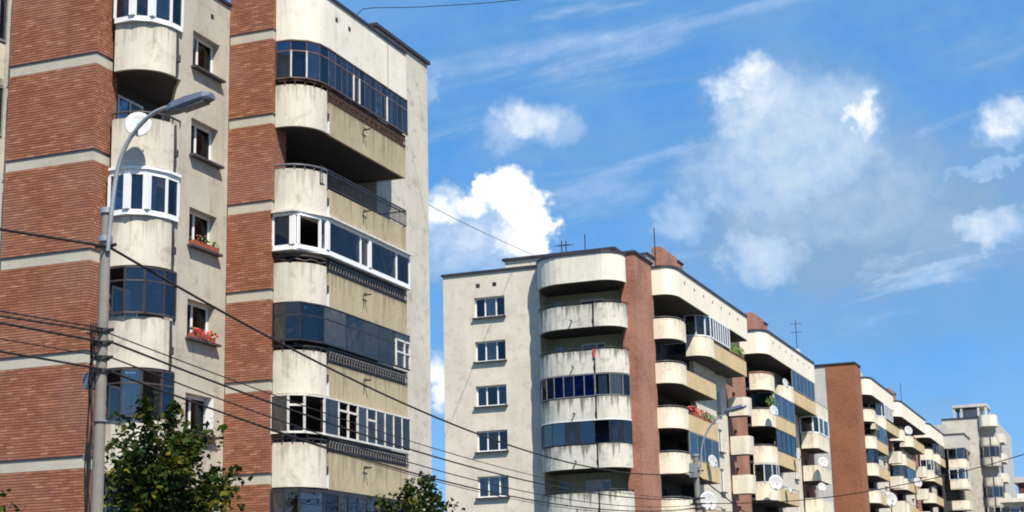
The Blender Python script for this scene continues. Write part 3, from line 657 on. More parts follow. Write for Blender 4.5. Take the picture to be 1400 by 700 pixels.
# ================================================================== street-side sections of the farther blocks
XP, XF = -28.05, -26.66
def section(root, Y0, dz, alen, cfg):
    """one stair section: attic, small curved balconies, long balconies, window wall, far balcony column"""
    T = 18.9+dz; far = cfg.get('far', False)
    ap = front_path(XP, XF, Y0, Y0+alen, .75, 1.5, 7)
    a = MB().prism(ap+[(XP-.6, Y0+alen), (XP-.6, Y0)], T+2.75, T+4.45).build('attic', M[cfg.get('am', 'attic_cream')], root)
    MB().prism(offset(ap, -.08)+[(XP-.6, Y0+alen+.08), (XP-.6, Y0)], T+4.455, T+4.58).build('roof_flashing', M['flash'], a)
    MB().prism(offset(ap, .08)+[(XP-1.29, Y0+alen), (XP-1.29, Y0)], T+2.70, T+2.748).build('shade_soffit', M['shade_soffit'], a)  # added dark sheet, paints shade on the attic underside
    if not far:
        mb = MB()
        for kk in range(7):
            y = Y0+2.6+kk*2.3; mb.box(XF-.02, XF+.006, y-.1, y+.1, T+3.75, T+3.95)
        mb.build('vent', M['room'], a)
    # back walls
    wins = []
    lv = [T-2.75*i for i in range(int((T-.5)/2.75)+1)]
    for L in lv: wins.append((Y0+15.2, Y0+16.4, L-.9+2.75-2.75+.0+1.0-.1, L+1.6))
    mb = MB(); hol = [h_ for h_ in wins if h_[2] > 0]
    wall_face(mb, 'X', XP-.15, .3, Y0+9.6, Y0+18.2, 0, T+2.75, hol); mb.build('wall', M[cfg.get('wm', 'wall_b')], root)
    for h_ in hol: window(root, 'X', XP-.15, h_[0], h_[1], h_[2], h_[3], (.5,), .12, 'pvc', 'glass', .09, True)
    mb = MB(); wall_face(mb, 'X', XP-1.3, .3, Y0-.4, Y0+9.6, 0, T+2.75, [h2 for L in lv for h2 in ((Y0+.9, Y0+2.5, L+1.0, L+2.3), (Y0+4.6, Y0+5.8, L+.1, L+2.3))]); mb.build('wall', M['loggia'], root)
    for L in lv:
        window(root, 'X', XP-1.3, Y0+.9, Y0+2.5, L+1.0, L+2.3, (.5,), .1, 'pvc', 'glass', .1, False)
    MB().box(XP-1.3, XP-.46, Y0+9.35, Y0+9.6, 0, T+2.75).build('wall', M['loggia'], root)
    MB().box(XP-9, XP-1.9, Y0-.3, Y0+24.5, 0, T+2.7).build('core', M['room'], root)
    # small curved balcony column plus long side
    for i, L in enumerate(lv):
        if L < 1: break
        long_ = i >= 1 and cfg.get('long', True)
        r_ = random.Random(int(Y0*10)+i)
        yend = Y0+(9.3 if long_ else 2.35)
        path = front_path(XP, XF, Y0, yend, .95, 1.4, 7)
        yj = Y0+2.05
        b = MB().prism([(XP-1.29, Y0+.05)]+offset(path, .06)+[(XP-1.29, yend)], L+.02, L+.2).build('balcony', M['shade_soffit'], root)
        MB().ribbon(cut(path, yj), .09, L, L+1.26).build('curved_panel', M['cream'], b)
        if long_:
            MB().ribbon([(XF-.02, yj+.12), (XF-.02, yend), (XP, yend)], .09, L, L+1.02).build('flat_panel', M['tan'], b)
            MB().box(XF-.1, XF-.03, yj+.02, yj+.1, L, L+1.1).build('joint_pipe', M['iron'], b)
            handrail(b, [(XF-.05, yj+.15), (XF-.05, yend-.05)], L+1.2, 'iron')
        else: MB().ribbon([(XF, yend), (XP, yend)], .09, L, L+1.2).build('end_panel', M['cream'], b)
        hr = cut(path, yj)
        kind = cfg.get('small', {}).get(i)
        if kind: glazing(b, along(hr, 4), L+1.28, L+2.72, kind[0], kind[1], .07, None, rails=(.08, .08))
        else: handrail(b, hr, L+1.36, 'rail')
        kind = cfg.get('longg', {}).get(i)
        if long_ and kind:
            ys = [yj+.1+(kind[2]-yj-.1+Y0)*k_/kind[3] for k_ in range(kind[3]+1)]
            glazing(b, [(XF-.03, y) for y in ys], L+1.06, L+2.72, kind[0], kind[1], .07, None, rails=(.08, .08), curtain='curtain', curt_idx=kind[4] if len(kind) > 4 else ())
    # top long balcony
    L = T; ye = Y0+cfg.get('topend', 18.4); y0 = Y0+7.3
    path = front_path(XP, XF, y0, ye, .95, 1.5, 7); yj = y0+2.0
    b = MB().prism([(XP-1.29, y0+.05)]+offset(path, .06)+[(XP-1.29, ye)], L+.02, L+.2).build('balcony', M['shade_soffit'], root)
    MB().ribbon(cut(path, yj), .09, L, L+1.26).build('curved_panel', M['cream'], b)
    MB().ribbon([(XF-.02, yj+.1), (XF-.02, min(ye, Y0+18.4))], .09, L, L+1.06).build('flat_panel', M['tan'], b)
    if ye > Y0+18.5: MB().ribbon([(XF-.02, Y0+18.45), (XF-.02, ye), (XP, ye)], .09, L, L+1.15).build('flat_panel', M['cream'], b)
    handrail(b, [(XF-.05, yj+.15), (XF-.05, ye)], L+1.2, 'iron')
    g = cfg.get('top')
    if g: glazing(b, along(cut(path, yj), 4)+[(XF, yj+(Y0+g[2]-yj)*k_/g[3]) for k_ in range(1, g[3]+1)], L+1.3, L+2.74, g[0], g[1], .09, None, rails=(.09, .09), curtain='curtain', curt_idx=g[4])
    # far column
    d3 = cfg.get('col3', 1.2)
    for i, L in enumerate(lv[1:]):
        if L < 1: break
        y3 = Y0+18.1; path = front_path(XP-.0, XF, y3, y3+d3, .4, .6, 5)
        b = MB().prism([(XP-1.0, y3+.05)]+offset(path, .06)+[(XP-1.0, y3+d3)], L+.02, L+.2).build('balcony', M['shade_soffit'], root)
        MB().ribbon(cut(path, y3+.95) if d3 > 1.3 else path+[(XP, y3+d3)], .09, L, L+1.3).build('curved_panel', M['cream' if d3 > 2 else 'wall_b'], b)
        if d3 > 2: MB().ribbon([(XF-.02, y3+1.05), (XF-.02, y3+d3), (XP, y3+d3)], .09, L, L+1.2).build('flat_panel', M['cream'], b)
        if d3 > 2 and i == 0: glazing(b, along(cut(path, y3+.95), 2)+[(XF, y3+2.9), (XF, y3+d3)], L+1.3, L+2.74, 'pvc', 'glass', .12, None, rails=(.1, .1), curtain='bluecloth', curt_idx=(1,))
    mb = MB(); wall_face(mb, 'X', XP-.3, .3, Y0+18.2, Y0+24.9, 0, T+2.75, [(Y0+20.6, Y0+21.6, L+1.25, L+2.1) for L in lv]); o = mb.build('brick_wall', M['brick_a'], root)
    # chimneys on the roof
    if cfg.get('chim', True):
        cz = T+4.45; p = MB().box(XP-.7, XP-.05, Y0+2.6, Y0+6.3, cz-.4, cz+1.95).build('chimney', M['brick_a'], root)
        MB().box(XP-.68, XP-.07, Y0+6.45, Y0+7.7, cz-.4, cz+1.75).build('flue', M['brick_a'], p)
        MB().box(XP-.78, XP+.0, Y0+6.42, Y0+7.8, cz+1.755, cz+1.85).build('cap', M['flash'], p)
        MB().box(XP-.5, XP-.12, Y0+6.302, Y0+6.448, cz-.4, cz+1.7).build('flue_joint', M['whitewood'], p)
    # flat roof
    MB().box(XP-9, XP-.62, Y0-.3, Y0+24.5, T+2.76, T+4.3).build('roof', M['roofing'], root)

# ---------------- 2. the middle block
B2 = thing('apartment_building', (-30, 100, 0), 'middle apartment block with cream end wall, stained curved balconies and a tall brick corner', 'apartment building', 'apartment blocks along the street')
section(B2, 96, 0, 19.2, dict(top=('pvc', 'glass', 13.6, 7, (5, 6, 8, 9)), longg={3: ('greyframe', 'glassblue', 9.2, 4, (1, 2))}, small={}, topend=18.4))
section(B2, 121, 0, 18.6, dict(top=None, topend=23.7, col3=5.2, small={3: ('whitewood', 'glass')}, longg={1: ('greyframe', 'glassblue', 9.2, 3, ()), 2: ('iron', 'glassblue', 9.0, 4, ())}))
# top balcony glazing of the second section, blue grey
b = MB().box(XF-.4, XF-.3, 131, 131.1, 19.0, 19.1).build('glazing_base', M['iron'], B2)
glazing(b, [(XF-.04, 130.2+k*1.5) for k in range(7)], 20.05, 21.62, 'greyframe', 'glassblue', .07, None, rails=(.08, .08))
# red coping on the top small balcony of the second section
MB().ribbon(front_path(XP, XF+.03, 120.97, 123.0, .95, 1.4, 7), .16, 20.17, 20.25).build('red_coping', M['pot'], B2)
# end wall facing the camera
hol = [(-38.32, -36.3, L+1.56, L+2.82) for L in (18.9-2.75*i for i in range(7))]
mb = MB(); wall_face(mb, 'Y', 92, .4, -40.4, -34.0, 0, 23.25, hol); mb.build('wall', M['wall_b'], B2)
for i, h_ in enumerate(hol): window(B2, 'Y', 92, *h_, (.33, .69), .22, 'pvc', 'glass', .085, True, curtain=((1,), (1,), (), (), (0, 1, 2))[i] if i < 5 else ())
MB().box(-40.5, -34.05, 91.9, 92.5, 23.26, 23.40).build('roof_flashing', M['flash'], B2)
mb = MB()
for x in (-38.05, -36.95): mb.box(x-.13, x+.13, 91.99, 92.02, 22.35, 22.6)
mb.build('vent', M['room'], B2)
MB().box(-40.4, -40.0, 92.4, 118, 0, 23.2).build('wall', M['wall_b'], B2)
MB().box(-40.0, XP-1.4, 94.2, 118, 0, 22.9).build('core', M['room'], B2)
MB().box(-39.95, -29.2, 92.45, 118, 22.95, 23.1).build('roof', M['roofing'], B2)
# penthouse
MB().box(-37.4, -30.2, 95, 100, 23.1, 24.55).build('penthouse', M['wall_b'], B2)
MB().box(-37.55, -30.0, 94.85, 100.1, 24.56, 24.72).build('roof_flashing', M['flash'], B2)
MB().box(-29.6, -28.6, 97.0, 104, 23.0, 24.5).build('penthouse', M['wall_b'], B2)
MB().box(-29.7, -28.5, 96.9, 104.1, 24.505, 24.62).build('roof_flashing', M['flash'], B2)
# loggia of the end wall
mb = MB(); hl = []
for L in [18.9-2.75*i for i in range(7)]: hl += [(-33.55, -33.0, L+1.75, L+2.35), (-31.9, -30.3, L+.3, L+2.35)]
wall_face(mb, 'Y', 93.3, .3, -34.0, -28.9, 0, 23.2, hl); mb.build('wall', M['loggia_b'], B2)
MB().box(-34.3, -34.001, 92.41, 93.6, 0, 23.2).build('wall', M['wall_b'], B2)
for i in range(7):
    L = 18.9-2.75*i
    window(B2, 'Y', 93.3, -31.9, -30.3, L+.3, L+2.35, (.62,), .1, 'pvc', 'glass', .12, False)
    window(B2, 'Y', 93.3, -33.55, -33.0, L+1.75, L+2.35, (), .1, 'whitewood', 'glass', .06, False)
# brick corner pier
cp = MB().box(-28.95, -28.05, 92.45, 96.2, 0, 23.62).build('brick_pier', M['brick_a'], B2)
MB().box(-29.05, -27.95, 92.35, 96.3, 23.625, 23.76).build('roof_flashing', M['flash'], cp)
# curved balconies on the end wall
def apath(dx=0):
    p = [(-34.0, 92.05)]
    for k in range(1, 9): a = math.pi/2*k/8; p.append((-31.8-2.19*math.cos(a), 92.0-1.92*math.sin(a)))
    for k in range(0, 9): a = math.pi/2*k/8; p.append((-29.6+1.25*math.sin(a), 91.6-1.52*math.cos(a)))
    p.append((-28.72, 92.44)); return p
AP = apath()
def cutx(path, x0, x1):
    out = []
    for a, b in zip(path, path[1:]):
        if a[0] < x0 <= b[0]: f = (x0-a[0])/(b[0]-a[0]); out.append((x0, a[1]+f*(b[1]-a[1])))
        if x0 <= b[0] <= x1: out.append(b)
        if a[0] <= x1 < b[0]: f = (x1-a[0])/(b[0]-a[0]); out.append((x1, a[1]+f*(b[1]-a[1])))
    return out
mb = MB(); mb.prism(AP+[(-28.95, 92.44), (-28.95, 93.2), (-33.85, 93.2)], 21.65, 23.3); at2 = mb.build('attic', M['attic'], B2)
MB().prism(offset(AP, .08)+[(-28.96, 92.44), (-28.96, 93.29), (-33.85, 93.29)], 21.6, 21.648).build('shade_soffit', M['shade_soffit'], at2)  # dark sheet added as painted shade under the round attic
MB().prism(offset(AP, -.07)+[(-28.9, 92.44), (-33.9, 93.0)], 23.305, 23.43).build('roof_flashing', M['flash'], at2)
for i in range(7):
    L = 18.9-2.75*i
    b = MB().prism(offset(AP, .06)+[(-28.96, 92.44), (-28.96, 93.29), (-33.85, 93.29)], L+.03, L+.22).build('balcony', M['shade_soffit'], B2)
    MB().ribbon(AP[:1]+cutx(AP, -33.995, -30.06), .1, L, L+1.35).build('curved_panel', M['white_b'], b)
    MB().ribbon(cutx(AP, -29.94, -28.3), .1, L, L+1.38).build('curved_panel', M['white_b'], b)
    mb = MB(); mb.box(-30.05, -29.95, 90.14, 90.22, L, L+1.34); mb.box(-30.03, -29.93, 90.02, 90.12, L+.3, L+.5); mb.build('joint_pipe', M['iron'], b)
    mb = MB(); mb.tube([(-31.3, 90.1, L+.42), (-31.3, 89.8, L+.45)], .04, 6); mb.tube([(-31.3, 90.02, L+.42), (-31.42, 90.02, L+.1)], .02, 5); mb.build('drain_bracket', M['iron'], b)
    pl = cutx(AP, -33.9, -30.02)
    if i in (0, 1): handrail(b, AP[1:], L+1.5, 'iron', .03)
    if i == 2:
        glazing(b, along(pl, 7), L+1.4, L+2.72, 'greyframe', 'glassdull', .05, None, rails=(.05, .05), curtain='bluecloth', curt_idx=(2, 3, 4, 5, 6))
        glazing(b, along(cutx(AP, -29.98, -28.3), 4), L+1.42, L+2.72, 'greyframe', 'glass', .05, None, rails=(.05, .05), curtain='curtain', curt_idx=(1,))
    if i == 3:
        glazing(b, along(AP[1:], 9), L+1.4, L+2.74, 'iron', 'glassblue', .05, None, rails=(.04, .04))
        MB().ribbon(offset(AP[1:], -.03), .16, L+2.74, L+2.8).build('white_ledge', M['pvc'], b)
    if i > 3: handrail(b, AP[1:], L+1.5, 'iron', .03)
# red and white cloth strip in the joint
tag(MB().box(-30.03, -29.95, 89.98, 90.1, 17.05, 17.55).build('cloth_strip', M['red']), 'narrow red cloth strip hanging in the joint between two curved panels', 'cloth')

# ---------------- 3. the next block down the street
B3 = thing('apartment_building', (-30, 195, 0), 'farther apartment block behind a plain tall rust brick end wall', 'apartment building', 'apartment blocks along the street')
section(B3, 168.9, 2.75, 15.6, dict(top=('pvc', 'glass', 14, 5, (1, 2, 5, 6)), small={2: ('iron', 'glassblue')}, longg={1: ('greyframe', 'glassblue', 9, 3, (1,))}, far=True, chim=False))
section(B3, 189.2, 2.75, 21, dict(top=None, small={2: ('iron', 'glassblue'), 4: ('greyframe', 'glassblue')}, longg={2: ('iron', 'glassblue', 9, 3, ())}, far=True, chim=True))
section(B3, 213.4, 2.75, 18.5, dict(top=('greyframe', 'glassblue', 15, 4, ()), small={1: ('pvc', 'glass')}, longg={1: ('iron', 'glassblue', 9, 3, ())}, far=True, chim=False))
tw = MB().box(-30.45, -27.5, 165.4, 168.7, 0, 27.15).build('brick_wall', M['brick_t'], B3)
MB().box(-32.1, -27.42, 165.3, 168.8, 27.155, 27.3).build('roof_flashing', M['flash'], tw)
MB().box(-32.0, -30.46, 165.45, 168.7, 0, 27.1).build('wall', M['grey'], B3)
MB().box(-40, -32.01, 165.5, 200, 0, 26.5).build('wall', M['grey'], B3)
MB().box(-29.4, -28.5, 172, 176, 26, 27.6).build('penthouse', M['wall_b'], B3)

# ---------------- 4. the grey block that closes the view
B4 = thing('apartment_building', (-24, 240, 0), 'farthest grey apartment block with rounded balconies and an open concrete roof frame', 'apartment building', 'apartment blocks along the street')
MB().box(-27.5, -22.7, 235, 262, 0, 28.9).build('wall', M['wall_end'], B4)
MB().box(-22.69, -20.6, 236.6, 262, 0, 28.9).build('wall', M['grey'], B4)
MB().box(-27.6, -22.6, 234.9, 262, 28.905, 29.1).build('roof_flashing', M['flash'], B4)
fr = MB()
for x in (-25.9, -24.9, -22.6, -21.6):
    fr.box(x-.14, x+.14, 236, 236.3, 28.9, 30.6); fr.box(x-.14, x+.14, 241, 241.3, 28.9, 30.6)
fr.box(-26.1, -21.4, 235.9, 241.4, 30.61, 31.0)
fr.box(-25.0, -22.4, 237, 240.8, 28.95, 30.4)
fr.build('roof_frame', M['grey'], B4)
for i in range(9):
    L = 24.9-2.75*i
    pth = [(-22.7, 235.6)]+[(-21.9-.8*math.cos(a), 234.3+1.3*(1-math.sin(a))) for a in [math.pi/2*k_/5 for k_ in range(1, 6)]]+[(-21.0+.8*math.sin(a), 234.3+1.3*(1-math.cos(a))) for a in [math.pi/2*k_/5 for k_ in range(6)]]+[(-20.2, 237)]
    b = MB().prism(offset(pth, .03)+[(-22.7, 237)], L+.03, L+.22).build('balcony', M['grey'], B4)
    MB().ribbon(pth, .1, L, L+1.2).build('curved_panel', M['white'], b)
    MB().box(-21.25, -21.12, 234.25, 234.3, L, L+1.2).build('joint_pipe', M['iron'], b)
    if i in (1, 3, 4, 6): glazing(b, along(pth[1:], 6), L+1.22, L+2.72, 'greyframe' if i != 4 else 'whitewood', 'glassblue', .09, None, rails=(.08, .08))
    b2_ = MB().box(-20.75, -19.9, 239.2, 243.5, L+.9, L+1.1).build('balcony', M['grey'], B4)
    MB().ribbon([(-20.75, 239.1), (-19.83, 239.1), (-19.83, 243.5)], .1, L+.88, L+2.1).build('flat_panel', M['attic'], b2_)
mb = MB(); pt4 = [(-22.7, 235.6)]+[(-21.9-.8*math.cos(a), 234.3+1.3*(1-math.sin(a))) for a in [math.pi/2*k_/5 for k_ in range(1, 6)]]+[(-21.0+.8*math.sin(a), 234.3+1.3*(1-math.cos(a))) for a in [math.pi/2*k_/5 for k_ in range(6)]]+[(-20.2, 237)]
mb.prism(pt4+[(-22.7, 237)], 27.65, 29.2); mb.build('attic', M['attic'], B4)
# lower wing of the grey block
MB().box(-27.4, -25.2, 228.2, 234.9, 0, 25.2).build('wall', M['loggia'], B4)
wg = MB().box(-27.6, -24.0, 227.4, 234.95, 24.2, 26.0).build('wing_attic', M['grey'], B4)
MB().box(-27.7, -23.9, 227.3, 234.9, 26.005, 26.15).build('roof_flashing', M['flash'], wg)
MB().box(-30, -26.4, 228.6, 234.9, 26.0, 27.6).build('penthouse', M['grey'], B4)
for i in range(8):
    L = 21.45-2.75*i
    pth = front_path(-26.2, -23.95, 227.4, 231, .8, .9, 6)
    b = MB().prism(offset(pth, .03)+[(-26.2, 231)], L+.03, L+.22).build('balcony', M['grey'], B4)
    MB().ribbon(pth, .1, L, L+1.25).build('curved_panel', M['cream'], b)
    if i in (0, 1, 4): glazing(b, along(pth, 5), L+1.27, L+2.72, 'greyframe' if i != 1 else 'pvc', 'glassblue', .08, None, rails=(.08, .08))

# ---------------- 5. low houses at the right edge
H1 = thing('house', (-10, 220, 0), 'low maroon house under a pale flat roof slab at the right edge', 'house')
MB().box(-16.6, -6, 215.4, 226, 0, 18.2).build('wall', M['maroon'], H1)
MB().box(-17.1, -5.4, 215, 226.4, 18.2, 18.92).build('roof_slab', M['grey'], H1)
wh = MB().box(-15.6, -14.4, 215.33, 215.37, 16.2, 17.5).build('window', M['whitewood'], H1)
MB().box(-15.5, -14.5, 215.29, 215.32, 16.3, 17.4).build('pane', M['glass'], wh)
H2 = thing('house', (-13, 189, 0), 'low white house with flat roof slabs in front of the maroon house', 'house')
MB().box(-16.0, -8.6, 185.6, 194, 0, 13.85).build('wall', M['white_b'], H2)
MB().box(-16.35, -8.2, 185.0, 194.4, 13.86, 14.28).build('roof_slab', M['attic'], H2)
MB().box(-14.6, -10.2, 187, 193, 14.29, 14.85).build('roof_block', M['attic'], H2)
for x0, x1 in ((-15.4, -14.3), (-13.9, -12.4)):
    wh = MB().box(x0, x1, 185.53, 185.58, 12.0, 13.4).build('window', M['whitewood'], H2)
    MB().box(x0+.1, x1-.1, 185.49, 185.52, 12.1, 13.3).build('pane', M['glassblue'], wh)

# ================================================================== dishes
def satellite_dish(x, y, z, d, label, facing=(.55, -.75, .30), mount=(-.45, .55, -.1), marks=False):
    t = thing('satellite_dish', (x, y, z), label, 'satellite dish', 'satellite dishes on the balconies')
    f = Vector(facing).normalized(); a = f.cross(Vector((0, 0, 1))).normalized(); u = a.cross(f)
    n, rings = 24, 4; r = d/2; c = Vector((x, y, z)); vs = []; fs = []
    for side in (0, 1):
        o = len(vs); vs.append(c-f*(.12*r)-f*.012*side)
        for i in range(1, rings+1):
            q = i/rings
            for j in range(n):
                an = 2*math.pi*j/n; vs.append(c+r*q*(math.cos(an)*a+math.sin(an)*u*1.05)+f*(.16*r*q*q-.12*r)-f*.012*side)
        for j in range(n): fs.append((o, o+1+j, o+1+(j+1) % n))
        for i in range(rings-1):
            for j in range(n): fs.append((o+1+i*n+j, o+1+(i+1)*n+j, o+1+(i+1)*n+(j+1) % n, o+1+i*n+(j+1) % n))
    o2 = 1+rings*n
    for j in range(n): fs.append((1+(rings-1)*n+j, 1+(rings-1)*n+(j+1) % n, o2+1+(rings-1)*n+(j+1) % n, o2+1+(rings-1)*n+j))
    MB().add(vs, fs, True).build('reflector', M['dish'], t)
    lnb = c+f*(.62*r)-u*(.35*r)
    MB().tube([c-u*r*1.02+f*.05*r, lnb], .018*max(1, d), 6).build('feed_arm', M['greyframe'], t)
    MB().tube([lnb-f*.02, lnb-f*.12*d], .05*max(.8, d), 8).build('receiver', M['greyframe'], t)
    e = c+Vector(mount)
    MB().tube([c-f*.14*r, c-f*.3*r-u*.1, e], .022, 6).build('mount', M['steel'], t)
    if marks:
        mb = MB()
        for k_ in range(6):
            q = c+a*(-.15+k_*.052)+u*.09+f*.004-f*.105*r
            w_ = .019; h_ = .032
            mb.add([q+a*sx*w_+u*sy*h_+f*sz*.003 for sz in (0, 1) for sx, sy in ((-1, -1), (1, -1), (1, 1), (-1, 1))], [(0, 1, 2, 3), (7, 6, 5, 4), (0, 4, 5, 1), (1, 5, 6, 2), (2, 6, 7, 3), (3, 7, 4, 0)])
        mb.build('blue_print', M['mark'], t)
    return t
satellite_dish(-24.47, 35.60, 15.05, .72, 'white satellite dish with faint blue print on the curved balcony behind the near lamp arm', (.5, -.8, .22), (-.05, .45, -.15), True)
satellite_dish(-26.3, 102.13, 11.81, .85, 'tilted white dish beside the far street lamp', (.9, -.45, .25), (-.35, .1, -.1))
satellite_dish(-26.25, 100.4, 9.2, 1.2, 'large white dish low down just right of the far lamp pole', (.6, -.75, .2), (-.4, .1, -.1))
satellite_dish(-26.3, 120.2, 11.8, 1.12, 'largest round white dish with its shadow on a curved panel below', (.45, -.85, .2), (-.4, .85, -.1))
satellite_dish(-26.3, 125.7, 19.87, .75, 'white dish under the top balcony of the middle block', (.9, -.35, .25), (-.35, .1, -.1))
satellite_dish(-26.3, 121.0, 17.2, .8, 'white dish beside the pale blue glazing of the middle block', (.8, -.55, .25), (-.35, .2, -.1))
satellite_dish(-26.2, 138.6, 14.84, .9, 'upper round dish just left of the rust brick wall', (.5, -.8, .25), (-.4, .3, -.1))
satellite_dish(-26.2, 137.3, 12.67, .72, 'lower round dish just left of the rust brick wall', (.5, -.8, .25), (-.4, .3, -.1))
satellite_dish(-26.3, 125.0, 11.7, .75, 'narrow tilted dish right of the largest round dish', (.95, -.25, .2), (-.35, .1, -.1))
satellite_dish(-26.3, 128.8, 14.53, .7, 'narrow upright dish on the wall below a dark glazed balcony', (.97, -.2, .1), (-.3, .1, -.05))
satellite_dish(-26.3, 192, 23.0, 1.0, 'small white dish under the attic of the farther block', (.6, -.75, .2), (-.4, .3, -.1))
satellite_dish(-26.3, 174.9, 14.05, 1.5, 'white dish low on the farther block right of the rust brick wall', (.6, -.75, .2), (-.4, .3, -.1))
satellite_dish(-26.3, 196.5, 17.4, 1.1, 'white dish halfway up the middle bay of the farther block', (.6, -.75, .2), (-.4, .3, -.1))

# roof aerials
def antenna(x, y, z0, z1, label, cross=0):
    t = thing('antenna', (x, y, z0), label, 'antenna', 'aerials on the roofs')
    MB().tube([(x, y, z0-.5), (x, y, z1)], .035, 6).build('mast', M['iron'], t)
    if cross:
        mb = MB()
        for k_ in range(cross): mb.tube([(x-.5, y, z1-.3-k_*.75), (x+.5, y, z1-.3-k_*.75)], .025, 5)
        mb.build('crossbar', M['iron'], t)
antenna(-33.71, 95.5, 24.7, 25.62, 'left one of two short roof masts above the round attic', 1)
antenna(-33.42, 95.5, 24.7, 25.58, 'right one of two short roof masts above the round attic', 1)
antenna(-32.15, 95.5, 24.7, 25.85, 'taller thin mast alone above the round attic')
antenna(-28.1, 97.2, 23.6, 26.2, 'thin mast beside the brick chimney of the middle block')
antenna(-28.7, 143, 23.3, 27.9, 'aerial with crossbars on the roof left of the rust brick wall', 2)
antenna(-28.5, 204, 26, 30.2, 'thin aerial on the roof of the farther block')
satellite_dish(-28.6, 142.8, 24.95, .75, 'white dish at the foot of the roof aerial', (.8, -.5, .2), (-.1, .2, -.6))

# flower boxes and plants on sills
def flower_box(x, y0, y1, z, label, flower, seed, dens=26, green=30):
    t = thing('flower_box', (x, (y0+y1)/2, z), label, 'flower box', 'flower boxes')
    MB().box(x-.09, x+.09, y0, y1, z, z+.14).build('trough', M['pot'], t)
    r_ = random.Random(seed); mb = MB(); mg = MB()
    def blob(m, c, s):
        vs = [(c[0]+s*a, c[1]+s*b, c[2]+s*c2) for a, b, c2 in ((1, 0, 0), (-1, 0, 0), (0, 1, 0), (0, -1, 0), (0, 0, 1), (0, 0, -1))]
        m.add(vs, [(0, 2, 4), (2, 1, 4), (1, 3, 4), (3, 0, 4), (2, 0, 5), (1, 2, 5), (3, 1, 5), (0, 3, 5)])
    for _ in range(green): blob(mg, (x+r_.uniform(-.1, .14), r_.uniform(y0, y1), z+.14+r_.uniform(0, .16)), r_.uniform(.03, .06))
    for _ in range(dens): blob(mb, (x+r_.uniform(-.05, .2), r_.uniform(y0, y1), z+.1+r_.uniform(0, .2)), r_.uniform(.025, .055))
    mg.build('leaves', M['plant'], t); 
    if dens: mb.build('blossom', M[flower], t)
flower_box(XW+.08, 40.2, 41.55, LV[2]+1.50, 'clay trough with a few small plants on the third window sill', 'pot', 2, 6, 16)
flower_box(XW+.10, 40.2, 41.4, LV[3]+1.49, 'trough of bright red flowers on the window sill below the cable', 'red', 3, 44, 20)
def big_plants(x, y0, y1, z, label, flower, seed, nf, ng, s=.16, hgt=.6):
    t = thing('balcony_plants', (x, (y0+y1)/2, z), label, 'balcony plants')
    r_ = random.Random(seed)
    MB().box(x-.12, x+.1, y0, y1, z, z+.2).build('trough', M['pot'], t)
    for nm, m_, n_, lo, hi in (('blossom', flower, nf, y0, y0+(y1-y0)*.6), ('leaves', 'plant', ng, y0+(y1-y0)*.45 if nf else y0, y1)):
        mb = MB()
        for _ in range(n_):
            c = Vector((x+r_.uniform(-.25, .25), r_.uniform(lo, hi), z+.2+r_.uniform(0, hgt)))
            d1 = Vector((r_.gauss(0, 1), r_.gauss(0, 1), r_.gauss(0, 1))).normalized(); d2 = d1.orthogonal().normalized(); ss = s*r_.uniform(.6, 1.2)
            mb.add([c-d1*ss, c+d2*ss*.5, c+d1*ss, c-d2*ss*.5], [(0, 1, 2, 3)])
        if n_: mb.build(nm, M[m_], t)
big_plants(XF-.12, 99.2, 104.6, 14.42, 'row of coral flowers and bright green leaves on a balcony of the middle block', 'pink', 5, 60, 110, .12, .42)
big_plants(XF-.15, 109.6, 113.6, 19.92, 'dark green plants along the open end of the top balcony', 'pink', 6, 0, 150)
big_plants(XF-.3, 122.2, 124.2, 17.45, 'bushy dark plant on the small curved balcony beside the pale glazing', 'pink', 8, 0, 170, .16, .9)

